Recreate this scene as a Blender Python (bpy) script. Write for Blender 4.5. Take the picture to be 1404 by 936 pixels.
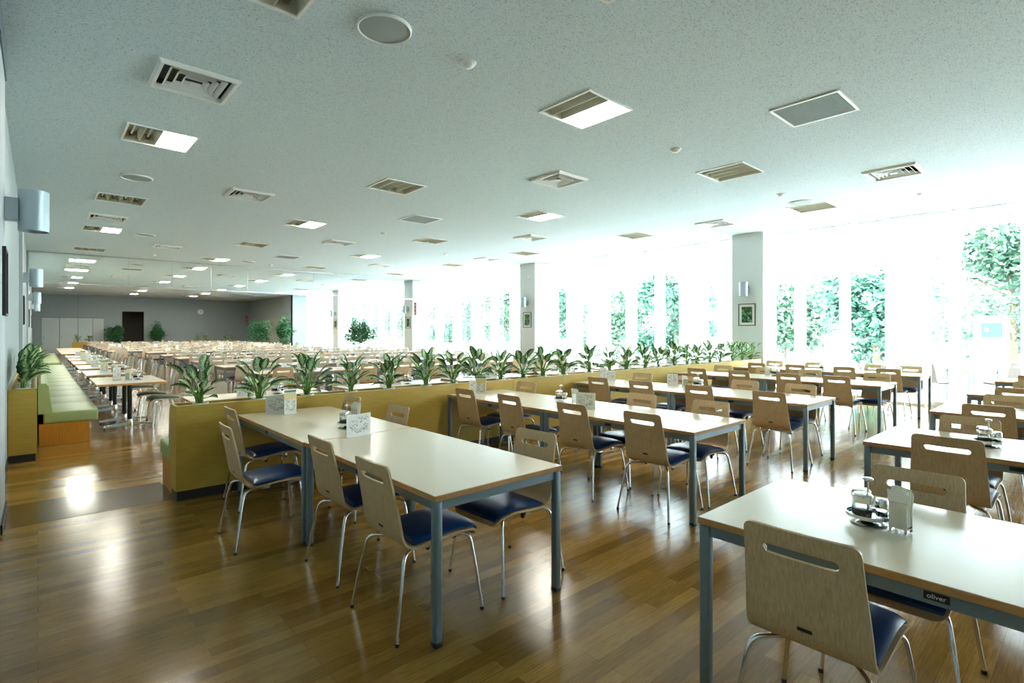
import bpy, bmesh, math, random
from mathutils import Vector, Matrix
R = math.radians
rnd = random.Random(7)
S = bpy.context.scene
COL = S.collection
for m in list(bpy.data.objects): bpy.data.objects.remove(m)

# ------------------------------------------------------------------ materials
def lin(c):
    return tuple(((v/255)/12.92 if v/255 <= .04045 else ((v/255+.055)/1.055)**2.4) for v in c)
def newmat(name):
    m = bpy.data.materials.new(name); m.use_nodes = True
    nt = m.node_tree; b = nt.nodes['Principled BSDF']
    return m, nt, b
def mat(name, col, rough=.5, metal=0., spec=.5, **kw):
    m, nt, b = newmat(name)
    b.inputs['Base Color'].default_value = (*col, 1)
    b.inputs['Roughness'].default_value = rough
    b.inputs['Metallic'].default_value = metal
    b.inputs['Specular IOR Level'].default_value = spec
    for k, v in kw.items(): b.inputs[k].default_value = v
    return m
def N(nt, t, **kw):
    n = nt.nodes.new(t)
    for k, v in kw.items(): setattr(n, k, v)
    return n
def L(nt, a, b): nt.links.new(a, b)
def ramp(nt, fac, stops):
    r = N(nt, 'ShaderNodeValToRGB'); e = r.color_ramp.elements
    while len(e) < len(stops): e.new(.5)
    for i, (p, c) in enumerate(stops):
        e[i].position = p; e[i].color = (*c, 1)
    L(nt, fac, r.inputs['Fac']); return r.outputs['Color']
def coords(nt, scale=(1, 1, 1), kind='Object', rot=(0, 0, 0)):
    tc = N(nt, 'ShaderNodeTexCoord'); mp = N(nt, 'ShaderNodeMapping')
    mp.inputs['Scale'].default_value = scale; mp.inputs['Rotation'].default_value = rot
    L(nt, tc.outputs[kind], mp.inputs['Vector']); return mp.outputs['Vector']
def noise(nt, vec, scale=5, detail=4, rough=.6):
    n = N(nt, 'ShaderNodeTexNoise'); n.inputs['Scale'].default_value = scale
    n.inputs['Detail'].default_value = detail; n.inputs['Roughness'].default_value = rough
    L(nt, vec, n.inputs['Vector']); return n.outputs['Fac']
def grain(name, c0, c1, scale, rough=.4, spec=.4, n=6):
    """wood with long streaks: scale is large across the grain and small along it"""
    m, nt, b = newmat(name)
    f = noise(nt, coords(nt, scale), n, 5, .65)
    L(nt, ramp(nt, f, [(.32, c0), (.68, c1)]), b.inputs['Base Color'])
    b.inputs['Roughness'].default_value = rough; b.inputs['Specular IOR Level'].default_value = spec
    return m
def emis(name, col, s):
    m, nt, b = newmat(name)
    b.inputs['Base Color'].default_value = (.9, .9, .9, 1)
    b.inputs['Emission Color'].default_value = (*col, 1); b.inputs['Emission Strength'].default_value = s
    return m
def bump(nt, b, h, strength, dist=.002):
    bp = N(nt, 'ShaderNodeBump'); bp.inputs['Strength'].default_value = strength; bp.inputs['Distance'].default_value = dist
    L(nt, h, bp.inputs['Height']); L(nt, bp.outputs['Normal'], b.inputs['Normal'])

OAK = grain('oak_veneer', (.50, .345, .175), (.69, .50, .285), (22, 22, .4), .42)
OAKLIGHT = grain('pale_oak_glare', (.55, .46, .36), (.67, .58, .47), (22, 22, .4), .45)  # pale oak, desaturated further to stand in for window glare on far chairs
TOP = mat('cream_laminate', (.72, .635, .465), .24, 0, .5)
TOPFAR = grain('pale_laminate_glare', (.67, .59, .46), (.75, .67, .55), (2, 6, 6), .32)  # window glare on the far tops is put into this paler colour
EDGE = grain('edge_band', (.40, .21, .07), (.52, .29, .11), (3, 3, 20), .45)
NAVY = mat('navy_vinyl', (.004, .045, .165), .33, 0, .5)
OLIVE = mat('olive_vinyl', (.085, .12, .075), .45)
CHROME = mat('chrome', (.78, .79, .80), .12, 1)
STEEL = mat('brushed_steel', (.62, .63, .62), .25, 1)
GREY = mat('grey_blue_paint', (.175, .235, .265), .36, .25, .5)
BLACK = mat('black_plastic', (.012, .012, .014), .45)
KICK = mat('black_toe_kick', (.010, .010, .010), .5)
WHITE = mat('white_paint', (.80, .81, .80), .5)
WHITEPL = mat('white_plastic', (.82, .83, .82), .35)
GREEN = mat('green_leather', (.31, .40, .185), .42)
ORANGE = grain('orange_veneer', (.42, .17, .018), (.55, .25, .035), (30, 30, 1.2), .4)
YELLOW = grain('yellow_veneer', (.46, .30, .045), (.56, .375, .075), (1.2, 1.2, 26), .42)
CREAMEDGE = mat('cream_edge', (.72, .62, .36), .45)
ALU = mat('sconce_aluminium', (.42, .50, .55), .38, .6)
DARKFRAME = mat('dark_frame', (.02, .02, .022), .4)
PAPER = mat('white_paper', (.80, .80, .76), .7)
SOY = mat('soy_sauce', (.008, .004, .003), .15)
SOIL = mat('soil', (.03, .02, .012), .9)
STEM = mat('plant_stem', (.14, .30, .045), .5)
BARK = mat('ficus_bark', (.16, .12, .08), .8)
POT = mat('white_pot', (.75, .76, .74), .35)
BROWNCARD = mat('tan_card', (.46, .33, .20), .6)
REDSIGN = mat('red_sign', (.28, .03, .02), .5)
LIT = emis('lit_lamp', (1, .95, .82), 27)
REFL = mat('lamp_reflector', (.60, .58, .48), .35)
GRILLE = mat('return_grille', (.22, .27, .26), .6)
SPKR = mat('speaker_mesh', (.33, .39, .40), .7)

def glass_mat(name, tint, refl=.08):
    m, nt, b = newmat(name); nt.nodes.remove(b)
    tr = N(nt, 'ShaderNodeBsdfTransparent'); tr.inputs['Color'].default_value = (*tint, 1)
    gl = N(nt, 'ShaderNodeBsdfGlossy'); gl.inputs['Roughness'].default_value = .02
    lw = N(nt, 'ShaderNodeLayerWeight'); lw.inputs['Blend'].default_value = .25
    mul = N(nt, 'ShaderNodeMath', operation='MULTIPLY'); mul.inputs[1].default_value = refl*3
    L(nt, lw.outputs['Fresnel'], mul.inputs[0])
    mx = N(nt, 'ShaderNodeMixShader'); L(nt, mul.outputs[0], mx.inputs[0]); L(nt, tr.outputs[0], mx.inputs[1]); L(nt, gl.outputs[0], mx.inputs[2])
    L(nt, mx.outputs[0], nt.nodes['Material Output'].inputs['Surface']); return m
GLASS = glass_mat('window_glass', (.95, .98, .98), .06)
SCREENGLASS = glass_mat('screen_glass', (.92, .955, .96), .22)
JAR = glass_mat('jar_glass', (.95, .97, .97), .2)
ACRYL = glass_mat('clear_acrylic', (.97, .97, .97), .1)

def blind_mat():
    m, nt, b = newmat('white_screen_fabric'); nt.nodes.remove(b)
    d = N(nt, 'ShaderNodeBsdfDiffuse'); d.inputs['Color'].default_value = (.85, .87, .87, 1)
    t = N(nt, 'ShaderNodeBsdfTranslucent'); t.inputs['Color'].default_value = (.85, .88, .88, 1)
    mx = N(nt, 'ShaderNodeMixShader'); mx.inputs[0].default_value = .6
    L(nt, d.outputs[0], mx.inputs[1]); L(nt, t.outputs[0], mx.inputs[2])
    L(nt, mx.outputs[0], nt.nodes['Material Output'].inputs['Surface']); return m
BLIND = blind_mat()

def floor_mat():
    m, nt, b = newmat('plank_vinyl')
    v = coords(nt, (1, 1, 1))
    br = N(nt, 'ShaderNodeTexBrick'); L(nt, v, br.inputs['Vector'])
    br.offset = .37; br.offset_frequency = 2
    br.inputs['Scale'].default_value = 1; br.inputs['Brick Width'].default_value = .92; br.inputs['Row Height'].default_value = .078
    br.inputs['Mortar Size'].default_value = .0009; br.inputs['Bias'].default_value = 0
    br.inputs['Color1'].default_value = (.20, .105, .018, 1); br.inputs['Color2'].default_value = (.385, .228, .055, 1); br.inputs['Mortar'].default_value = (.11, .055, .014, 1)
    g = noise(nt, coords(nt, (1.6, 34, 1)), 4, 6, .7)
    gc = ramp(nt, g, [(.3, (.55, .52, .48)), (.62, (1.12, 1.08, 1.02))])
    mx = N(nt, 'ShaderNodeMix', data_type='RGBA', blend_type='MULTIPLY'); mx.inputs['Factor'].default_value = 1
    L(nt, br.outputs['Color'], mx.inputs['A']); L(nt, gc, mx.inputs['B'])
    L(nt, mx.outputs['Result'], b.inputs['Base Color'])
    b.inputs['Specular IOR Level'].default_value = .5
    rr = N(nt, 'ShaderNodeMapRange'); rr.inputs['To Min'].default_value = .08; rr.inputs['To Max'].default_value = .16
    L(nt, g, rr.inputs['Value']); L(nt, rr.outputs['Result'], b.inputs['Roughness'])
    h = noise(nt, coords(nt, (1, 1.3, 1)), 130, 2, .5)
    bump(nt, b, h, .30, .0016)
    return m
FLOOR = floor_mat()

def ceil_mat():
    m, nt, b = newmat('rockwool_ceiling')
    v = coords(nt, (1, 1, 1))
    mp = N(nt, 'ShaderNodeMapping'); mp.inputs['Scale'].default_value = (72, 118, 1); mp.inputs['Rotation'].default_value = (0, 0, .6); L(nt, v, mp.inputs['Vector'])
    nz = N(nt, 'ShaderNodeTexNoise'); nz.inputs['Scale'].default_value = 1; nz.inputs['Detail'].default_value = 2; nz.inputs['Distortion'].default_value = 1.6
    L(nt, mp.outputs['Vector'], nz.inputs['Vector']); f = nz.outputs['Fac']
    L(nt, ramp(nt, f, [(.0, (.20, .22, .23)), (.37, (.24, .27, .28)), (.41, (.635, .75, .82)), (1, (.675, .785, .855))]), b.inputs['Base Color'])
    b.inputs['Roughness'].default_value = .85; b.inputs['Specular IOR Level'].default_value = .2
    return m
CEIL = ceil_mat()
WALL = mat('wall_paint', (.33, .385, .395), .7)
WALLW = mat('white_wall_paint', (.46, .51, .53), .6)
PILLAR = mat('pillar_paint', (.74, .77, .77), .65)

def leaf_mat():
    m, nt, b = newmat('variegated_leaf')
    uv = N(nt, 'ShaderNodeUVMap'); sp = N(nt, 'ShaderNodeSeparateXYZ'); L(nt, uv.outputs[0], sp.inputs[0])
    d = N(nt, 'ShaderNodeMath', operation='SUBTRACT'); d.inputs[1].default_value = .5; L(nt, sp.outputs['X'], d.inputs[0])
    a = N(nt, 'ShaderNodeMath', operation='ABSOLUTE'); L(nt, d.outputs[0], a.inputs[0])
    mp = N(nt, 'ShaderNodeMapping'); mp.inputs['Scale'].default_value = (5, 11, 1); L(nt, uv.outputs[0], mp.inputs['Vector'])
    n = noise(nt, mp.outputs['Vector'], 1.2, 3, .6)
    s = N(nt, 'ShaderNodeMath', operation='MULTIPLY_ADD'); s.inputs[1].default_value = -.85; L(nt, a.outputs[0], s.inputs[0]); L(nt, n, s.inputs[2])
    L(nt, ramp(nt, s.outputs[0], [(.19, (.008, .085, .022)), (.27, (.05, .22, .06)), (.36, (.40, .56, .27)), (.48, (.60, .72, .44))]), b.inputs['Base Color'])
    b.inputs['Roughness'].default_value = .35
    return m
LEAF = leaf_mat()
def small_leaf(name, c0, c1):
    m, nt, b = newmat(name)
    L(nt, ramp(nt, noise(nt, coords(nt, (1, 1, 1)), 9, 2), [(.35, c0), (.65, c1)]), b.inputs['Base Color'])
    b.inputs['Roughness'].default_value = .5; return m
FICUS = small_leaf('ficus_leaf', (.012, .085, .03), (.05, .20, .07))
TREE1 = small_leaf('tree_leaf', (.025, .11, .085), (.065, .17, .11))
TREE2 = small_leaf('pale_tree_leaf', (.045, .13, .10), (.10, .19, .11))

def card_mat(name, seed, base=(.80, .80, .77), head=None):
    """printed menu card: rows of fine lettering and little drawings, from uv"""
    m, nt, b = newmat(name)
    uv = N(nt, 'ShaderNodeUVMap')
    mp = N(nt, 'ShaderNodeMapping'); mp.inputs['Location'].default_value = (seed, seed*.7, 0); mp.inputs['Scale'].default_value = (9, 8, 1); L(nt, uv.outputs[0], mp.inputs['Vector'])
    n1 = noise(nt, mp.outputs['Vector'], 1.1, 3, .75)
    mp2 = N(nt, 'ShaderNodeMapping'); mp2.inputs['Location'].default_value = (seed*2, seed, 0); mp2.inputs['Scale'].default_value = (60, 22, 1); L(nt, uv.outputs[0], mp2.inputs['Vector'])
    n2 = noise(nt, mp2.outputs['Vector'], 1, 1, .5)
    mp3 = N(nt, 'ShaderNodeMapping'); mp3.inputs['Location'].default_value = (seed*3, seed, 0); mp3.inputs['Scale'].default_value = (3.2, 4, 1); L(nt, uv.outputs[0], mp3.inputs['Vector'])
    n3 = noise(nt, mp3.outputs['Vector'], 1, 0, .5)
    g1 = N(nt, 'ShaderNodeMath', operation='GREATER_THAN'); g1.inputs[1].default_value = .60; L(nt, n1, g1.inputs[0])
    g2 = N(nt, 'ShaderNodeMath', operation='GREATER_THAN'); g2.inputs[1].default_value = .57; L(nt, n2, g2.inputs[0])
    g3 = N(nt, 'ShaderNodeMath', operation='GREATER_THAN'); g3.inputs[1].default_value = .52; L(nt, n3, g3.inputs[0])
    t = N(nt, 'ShaderNodeMath', operation='MULTIPLY'); L(nt, g2.outputs[0], t.inputs[0]); L(nt, g3.outputs[0], t.inputs[1])
    t2 = N(nt, 'ShaderNodeMath', operation='MULTIPLY'); t2.inputs[1].default_value = 1.0; L(nt, t.outputs[0], t2.inputs[0])
    mxx = N(nt, 'ShaderNodeMath', operation='MAXIMUM'); L(nt, g1.outputs[0], mxx.inputs[0]); L(nt, t2.outputs[0], mxx.inputs[1])
    # margin
    sp = N(nt, 'ShaderNodeSeparateXYZ'); L(nt, uv.outputs[0], sp.inputs[0])
    prod = mxx.outputs[0]
    for ax in ('X', 'Y'):
        d = N(nt, 'ShaderNodeMath', operation='SUBTRACT'); d.inputs[1].default_value = .5; L(nt, sp.outputs[ax], d.inputs[0])
        a = N(nt, 'ShaderNodeMath', operation='ABSOLUTE'); L(nt, d.outputs[0], a.inputs[0])
        l = N(nt, 'ShaderNodeMath', operation='LESS_THAN'); l.inputs[1].default_value = .40; L(nt, a.outputs[0], l.inputs[0])
        q = N(nt, 'ShaderNodeMath', operation='MULTIPLY'); L(nt, prod, q.inputs[0]); L(nt, l.outputs[0], q.inputs[1]); prod = q.outputs[0]
    mx = N(nt, 'ShaderNodeMix', data_type='RGBA'); L(nt, prod, mx.inputs['Factor'])
    mx.inputs['A'].default_value = (*base, 1); mx.inputs['B'].default_value = (.10, .11, .13, 1)
    out = mx.outputs['Result']
    if head:
        for lo, c in head:
            gt = N(nt, 'ShaderNodeMath', operation='GREATER_THAN'); gt.inputs[1].default_value = lo[0]; L(nt, sp.outputs['Y'], gt.inputs[0])
            lt = N(nt, 'ShaderNodeMath', operation='LESS_THAN'); lt.inputs[1].default_value = lo[1]; L(nt, sp.outputs['Y'], lt.inputs[0])
            mu = N(nt, 'ShaderNodeMath', operation='MULTIPLY'); L(nt, gt.outputs[0], mu.inputs[0]); L(nt, lt.outputs[0], mu.inputs[1])
            m2 = N(nt, 'ShaderNodeMix', data_type='RGBA'); L(nt, mu.outputs[0], m2.inputs['Factor']); L(nt, out, m2.inputs['A']); m2.inputs['B'].default_value = (*c, 1); out = m2.outputs['Result']
    L(nt, out, b.inputs['Base Color']); b.inputs['Roughness'].default_value = .5
    return m
CARD = card_mat('menu_card_print', 1.3)
CARD2 = card_mat('notice_card_print', 4.7)
CARDG = card_mat('green_headed_card_print', 2.9, (.78, .76, .66), [((.90, .985), (.02, .22, .13)), ((.60, .86), (.74, .62, .30))])

def photo_mat():
    m, nt, b = newmat('nature_photo')
    f = noise(nt, coords(nt, (1, 1, 1)), 16, 4, .7)
    L(nt, ramp(nt, f, [(.36, (.01, .03, .02)), (.5, (.04, .14, .05)), (.6, (.14, .30, .12)), (.68, (.62, .70, .66))]), b.inputs['Base Color'])
    b.inputs['Roughness'].default_value = .2; return m
PHOTO = photo_mat()

# ------------------------------------------------------------------ mesh helpers
class MB:
    def __init__(self): self.bm = bmesh.new(); self.bm.loops.layers.uv.new('UVMap')
    def face(self, pts, mi=0, uv=None, smooth=False):
        vs = [self.bm.verts.new(p) for p in pts]
        f = self.bm.faces.new(vs); f.material_index = mi; f.smooth = smooth
        if uv:
            l = self.bm.loops.layers.uv.active
            for lp, u in zip(f.loops, uv): lp[l].uv = u
        return f
    def box(self, x0, y0, z0, x1, y1, z1, mi=0, bev=0, rot=None, seg=2):
        t = bmesh.ops.create_cube(self.bm, size=1)['verts']
        M = Matrix.Translation(((x0+x1)/2, (y0+y1)/2, (z0+z1)/2)) @ Matrix.Diagonal((x1-x0, y1-y0, z1-z0, 1))
        if rot is not None: M = rot @ M
        bmesh.ops.transform(self.bm, matrix=M, verts=t)
        fs = {f for v in t for f in v.link_faces}
        for f in fs: f.material_index = mi
        if bev:
            es = {e for v in t for e in v.link_edges}
            r = bmesh.ops.bevel(self.bm, geom=list(es), offset=bev, segments=seg, profile=.5, affect='EDGES')
            for f in r['faces']: f.material_index = mi; f.smooth = True
        return self
    def rings(self, rings, mi=0, cap=True, smooth=True, closed=False):
        vr = [[self.bm.verts.new(p) for p in r] for r in rings]
        n = len(vr[0])
        for a, b in zip(vr, vr[1:] + ([vr[0]] if closed else [])):
            for i in range(n):
                f = self.bm.faces.new((a[i], a[(i+1) % n], b[(i+1) % n], b[i])); f.material_index = mi; f.smooth = smooth
        if cap and not closed:
            for q in (list(reversed(vr[0])), vr[-1]):
                f = self.bm.faces.new(q); f.material_index = mi
        return self
    def lathe(self, prof, c=(0, 0, 0), n=20, mi=0, cap=True, smooth=True, arc=None):
        return self.rings([[(c[0]+r*math.cos(2*math.pi*i/n), c[1]+r*math.sin(2*math.pi*i/n), c[2]+z) for i in range(n)] for r, z in prof], mi, cap, smooth)
    def tube(self, pts, r, n=8, mi=0, cap=True):
        pts = [Vector(p) for p in pts]; rs = r if isinstance(r, (list, tuple)) else [r]*len(pts)
        up = None; out = []
        for i, p in enumerate(pts):
            d = (pts[min(i+1, len(pts)-1)] - pts[max(i-1, 0)]).normalized()
            if up is None:
                up = d.orthogonal().normalized()
            up = (up - d*up.dot(d)).normalized(); s = d.cross(up)
            out.append([tuple(p + (up*math.cos(2*math.pi*k/n) + s*math.sin(2*math.pi*k/n))*rs[i]) for k in range(n)])
        return self.rings(out, mi, cap)
    def prism(self, poly, z0, z1, mi=0, axis='z'):
        def P(u, v, w): return {'z': (u, v, w), 'y': (u, w, v), 'x': (w, u, v)}[axis]
        a = [self.bm.verts.new(P(u, v, z0)) for u, v in poly]; b = [self.bm.verts.new(P(u, v, z1)) for u, v in poly]
        n = len(poly); fs = [self.bm.faces.new(list(reversed(a))), self.bm.faces.new(b)]
        for i in range(n): fs.append(self.bm.faces.new((a[i], a[(i+1) % n], b[(i+1) % n], b[i])))
        for f in fs: f.material_index = mi
        return self
    def mesh(self, name, *mats, sharp=35, normals=True):
        if normals: bmesh.ops.recalc_face_normals(self.bm, faces=self.bm.faces)
        me = bpy.data.meshes.new(name); self.bm.to_mesh(me); self.bm.free()
        for m in mats: me.materials.append(m)
        if sharp: me.set_sharp_from_angle(angle=R(sharp))
        return me
def curve_pts(ctrl, rad, n=5):
    """polyline through ctrl with rounded corners"""
    c = [Vector(p) for p in ctrl]; out = [c[0]]
    for i in range(1, len(c)-1):
        a, b, d = c[i-1], c[i], c[i+1]
        r = min(rad, (a-b).length*.48, (d-b).length*.48)
        p, q = b + (a-b).normalized()*r, b + (d-b).normalized()*r
        for k in range(n+1):
            t = k/n; out.append(p*(1-t)**2 + b*2*t*(1-t) + q*t*t)
    return out + [c[-1]]

def obj(name, me, parent=None, **props):
    o = bpy.data.objects.new(name, me); COL.objects.link(o)
    if parent is not None: o.parent = parent
    for k, v in props.items(): o[k] = v
    return o
def struct(name, me): return obj(name, me, kind='structure')
def tag(o, label, cat, group=None):
    o['label'] = label; o['category'] = cat
    if group: o['group'] = group
    return o
def thing(name, loc, rz, label, cat, group=None, kit=None):
    """kit: list of (part name, mesh, [(sub-part name, mesh)...]); a bare mesh makes a one-mesh thing"""
    if isinstance(kit, bpy.types.Mesh):
        o = obj(name, kit)
    else:
        o = obj(name, None)
        for p in kit or []:
            c = obj(p[0], p[1], o)
            if len(p) > 3 and p[3]: c['label'] = p[3]
            for s in (p[2] if len(p) > 2 else []) or []:
                obj(s[0], s[1], c)
    o.location = loc; o.rotation_euler = (0, 0, rz)
    return tag(o, label, cat, group)
ORD = ['zeroth', 'first', 'second', 'third', 'fourth', 'fifth', 'sixth', 'seventh', 'eighth', 'ninth', 'tenth', 'eleventh', 'twelfth', 'thirteenth', 'fourteenth', 'fifteenth',
       'sixteenth', 'seventeenth', 'eighteenth', 'nineteenth', 'twentieth', 'twenty-first', 'twenty-second', 'twenty-third', 'twenty-fourth', 'twenty-fifth', 'twenty-sixth', 'twenty-seventh', 'twenty-eighth']

# ------------------------------------------------------------------ camera
F = 726.; HY = 454.; HC = 1.45; TH = math.atan(650/726.)
SN, CS = math.sin(TH), math.cos(TH)
cam = bpy.data.cameras.new('camera'); co = bpy.data.objects.new('camera', cam); COL.objects.link(co)
co.location = (0, 0, HC); co.rotation_euler = (R(90), 0, -TH)
cam.sensor_width = 36; cam.lens = 36*F/1404; cam.shift_y = (HY-468)/1404; cam.clip_end = 300; cam.clip_start = .05
S.camera = co
def at(px, py, z):
    d = F*(HC-z)/(py-HY); x = (px-702)/F*d
    return (x*CS+d*SN, -x*SN+d*CS)
def ray_x(px, Yv):       # X where the sight line through px meets Y = Yv
    t = (px-702)/F; return Yv*(SN+t*CS)/(CS-t*SN)

CZ = 3.75                 # ceiling height
YB = 43.6                 # far wall
XW = 13.0                 # window plane
XL = -.25                 # left wall
Y0 = -9.0                 # behind the camera
X1 = 12.45                # room face of the window pillars

# ------------------------------------------------------------------ ceiling fixtures list
LX = [1.08, 4.25, 7.45, 10.7]
LY = [3.60, 7.5, 11.4, 15.05, 19.0, 22.2, 25.7, 29.2, 32.7, 36.4, 39.8]
FULL = {(0, 5), (0, 6)}
HALF = {(0, 1), (1, 0), (2, 1), (1, 2), (2, 3), (1, 4), (0, 3), (0, 7), (0, 8), (0, 9), (1, 5), (1, 6), (1, 7), (1, 9), (2, 5), (2, 6), (2, 7), (2, 8), (2, 9), (3, 6), (3, 8), (1, 10), (2, 10)}
LIGHTS = [(i, j) for j in range(len(LY)) for i in range(4)]
VENTS = [(1.08, 5.6), (1.05, 13.4), (2.65, 2.0), (2.65, 9.6), (2.62, 17.0), (5.87, 5.5), (5.8, 13.2), (9.2, 2.02), (9.0, 9.35), (8.9, 16.8), (10.75, 5.5), (10.6, 13.0), (1.05, 24.0), (2.6, 27.5), (5.8, 24.0), (9.0, 24.0), (5.8, 31.0), (1.05, 34.5)]
GRL = [(6.0, 2.0), (5.85, 9.35), (5.75, 16.84), (2.6, 24.0), (5.8, 34.5)]
SPK = [(1.96, 3.64), (1.10, 9.63), (1.9, 15.2), (10.15, 3.6), (5.2, 18.9), (2.6, 22.3), (4.3, 35)]
DET = [(2.75, 3.63), (6.0, 3.6), (9.29, 3.61), (10.97, 2.04), (2.6, 19.0), (6.0, 11.2), (9.0, 13.0), (6.0, 19.2)]
HL, HV = .325, .29       # half sizes of holes

# ------------------------------------------------------------------ room shell
def shell():
    m = MB(); m.box(XL-.5, Y0, -.1, XW+.1, YB+.1, 0); fl = struct('floor', m.mesh('floor', FLOOR))
    holes = [(LX[i]-HL, LY[j]-HL, LX[i]+HL, LY[j]+HL) for i, j in LIGHTS] + [(x-HV, y-HV, x+HV, y+HV) for x, y in VENTS]
    xs = sorted({XL-.5, XW+.1} | {round(h[k], 4) for h in holes for k in (0, 2)}); ys = sorted({Y0, YB+.1} | {round(h[k], 4) for h in holes for k in (1, 3)})
    m = MB()
    cache = {}
    def V(x, y):
        if (x, y) not in cache: cache[(x, y)] = m.bm.verts.new((x, y, CZ))
        return cache[(x, y)]
    for xa, xb in zip(xs, xs[1:]):
        for ya, yb in zip(ys, ys[1:]):
            cx, cy = (xa+xb)/2, (ya+yb)/2
            if any(h[0] < cx < h[2] and h[1] < cy < h[3] for h in holes): continue
            m.bm.faces.new((V(xa, ya), V(xa, yb), V(xb, yb), V(xb, ya)))
    struct('ceiling', m.mesh('ceiling', CEIL, sharp=0, normals=False))
    m = MB(); m.box(XL-.5, Y0, CZ+.22, XW+.6, YB+.1, CZ+.5); struct('ceiling_sky_blocker', m.mesh('slab', WHITE))  # unseen slab above the ceiling, added to keep sky light out
    m = MB(); m.box(XL-.3, Y0, 0, XL, YB, CZ+.22); struct('wall_left', m.mesh('wall_left', WALL))
    m = MB(); m.box(XL-.3, Y0-.1, 0, XW+.1, Y0, CZ+.22); struct('wall_behind', m.mesh('wall_behind', WALLW))
    m = MB()
    m.box(XL-.3, YB, 0, 4.15, YB+.25, CZ+.22); m.box(5.4, YB, 0, XW+.1, YB+.25, CZ+.22); m.box(4.15, YB, 2.8, 5.4, YB+.25, CZ+.22)
    struct('wall_back', m.mesh('wall_back', WALL))
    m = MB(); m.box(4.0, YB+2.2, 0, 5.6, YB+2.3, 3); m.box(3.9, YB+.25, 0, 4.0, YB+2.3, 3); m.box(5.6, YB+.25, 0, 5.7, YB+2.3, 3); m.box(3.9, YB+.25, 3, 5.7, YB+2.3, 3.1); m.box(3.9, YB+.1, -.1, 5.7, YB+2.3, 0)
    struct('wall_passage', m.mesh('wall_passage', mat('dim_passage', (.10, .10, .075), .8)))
    m = MB(); m.box(12.0, 34.2, 0, 12.4, YB, CZ+.22); m.box(12.0, 34.2, 0, XW+.1, 34.5, CZ+.22); struct('wall_right', m.mesh('wall_right', WALL))
    m = MB(); m.box(12.2, Y0, 3.72, XW+.1, YB, CZ+.22)
    # pilasters on the left and pillars on the right, every 7.6 m
    for k, (a, b) in enumerate([(5.23, 5.97), (12.75, 13.5), (20.55, 21.3), (28.4, 29.15)]):
        m = MB(); m.box(XL, a, 0, XL+.05, b, CZ); struct('trim_%d' % (k+1), m.mesh('pilaster', WALLW))
        m = MB(); m.box(X1, a, 0, XW+.05, b, CZ, bev=.006, seg=1); struct('pillar_%d' % (k+1), m.mesh('pillar', PILLAR))
    m = MB(); m.box(XL+.0, Y0, 0, XL+.012, 7.9, .07); m.box(XL+.05, 5.23, 0, XL+.062, 5.97, .07); struct('baseboard_left', m.mesh('baseboard', KICK))
    m = MB(); m.box(XL, Y0, 3.5, XL+.06, 6.0, CZ); struct('trim_5', m.mesh('cornice', mat('dark_cornice', (.10, .14, .16), .5)))
    # white door leaves at the far left
    dl = mat('door_leaf', (.60, .66, .66), .5)
    for k, (a, b) in enumerate([(.17, .98), (1.02, 1.88), (1.92, 2.62), (2.66, 3.2)]):
        m = MB(); m.box(a, YB-.035, .02, b, YB-.003, 2.28, bev=.004, seg=1); d = struct('door_%d' % (k+1), m.mesh('door_leaf', dl))
        if k < 3:
            m = MB(); m.box((a+b)/2-.05, YB-.06, 2.20, (a+b)/2+.05, YB-.035, 2.235); obj('door_closer', m.mesh('closer', WHITE), d)
            m = MB(); m.box(a+.06, YB-.055, .98, a+.09, YB-.036, 1.12); obj('door_handle', m.mesh('handle', STEEL), d)
    m = MB(); m.box(.1, YB-.03, 2.31, 3.25, YB-.004, 2.34); m.box(1.88, YB-.02, 2.34, 1.91, YB-.004, CZ); struct('trim_6', m.mesh('door_head_trim', mat('grey_door_trim', (.25, .29, .29), .6)))  # grey strip over the doors and a joint up to the ceiling
    m = MB(); bm_ = .06
    m.box(4.15, YB-.02, 0, 4.15+bm_*.5, YB-.002, 2.8); m.box(5.4-bm_*.5, YB-.02, 0, 5.4, YB-.002, 2.8); m.box(4.15, YB-.02, 2.77, 5.4, YB-.002, 2.8); struct('trim_7', m.mesh('doorway_trim', mat('doorway_trim', (.30, .31, .28), .5)))
    m = MB(); m.box(XL+.05, 5.36, 0, .87, 6.06, .0012); struct('trim_8', m.mesh('floor_strip', grain('dark_strip_wood', (.10, .052, .016), (.17, .09, .03), (1.6, 34, 1), .15, .36, 4)))
    # flush door in the far right wall
    m = MB(); m.box(11.975, 35.6, .02, 12.0, 40.2, 2.35); struct('door_5', m.mesh('door_leaf', mat('beige_door', (.42, .42, .37), .6)))
shell()
m = MB(); m.box(XW+.3, -24, -.14, 60, 75, -.02); struct('ground', m.mesh('ground', mat('pale_pavement', (.70, .72, .71), .8)))

# ------------------------------------------------------------------ windows: frames, glass, white screens
FRAME = mat('white_window_frame', (.80, .82, .82), .4)
BAYS = [(Y0, 5.23), (5.97, 12.75), (13.5, 20.55), (21.3, 28.4), (29.15, 34.2)]
CLEAR = [[(-8, -7.2), (-6.6, -5.8), (-5.2, -4.4), (-3.6, -3.0), (-2.2, -1.6), (-.9, -.3), (.30, .62), (.97, 1.77), (1.95, 2.22), (2.97, 3.58), (3.80, 4.46), (4.71, 5.15)],
         [(6.55, 6.78), (7.62, 8.05), (8.38, 8.97), (9.38, 9.91), (10.6, 11.0), (11.7, 12.05)],
         [(14.50, 15.10), (15.61, 16.26), (16.81, 17.45), (18.09, 18.74), (19.39, 20.08)],
         [(22.1, 22.7), (23.35, 23.95), (24.6, 25.2), (25.85, 26.45), (27.1, 27.7)],
         [(30.2, 30.6), (31.6, 32.2), (32.9, 33.4)]]
bayname = ['near the right edge', 'right of the second pillar', 'left of the second pillar', 'left of the third pillar', 'at the far end']
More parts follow.
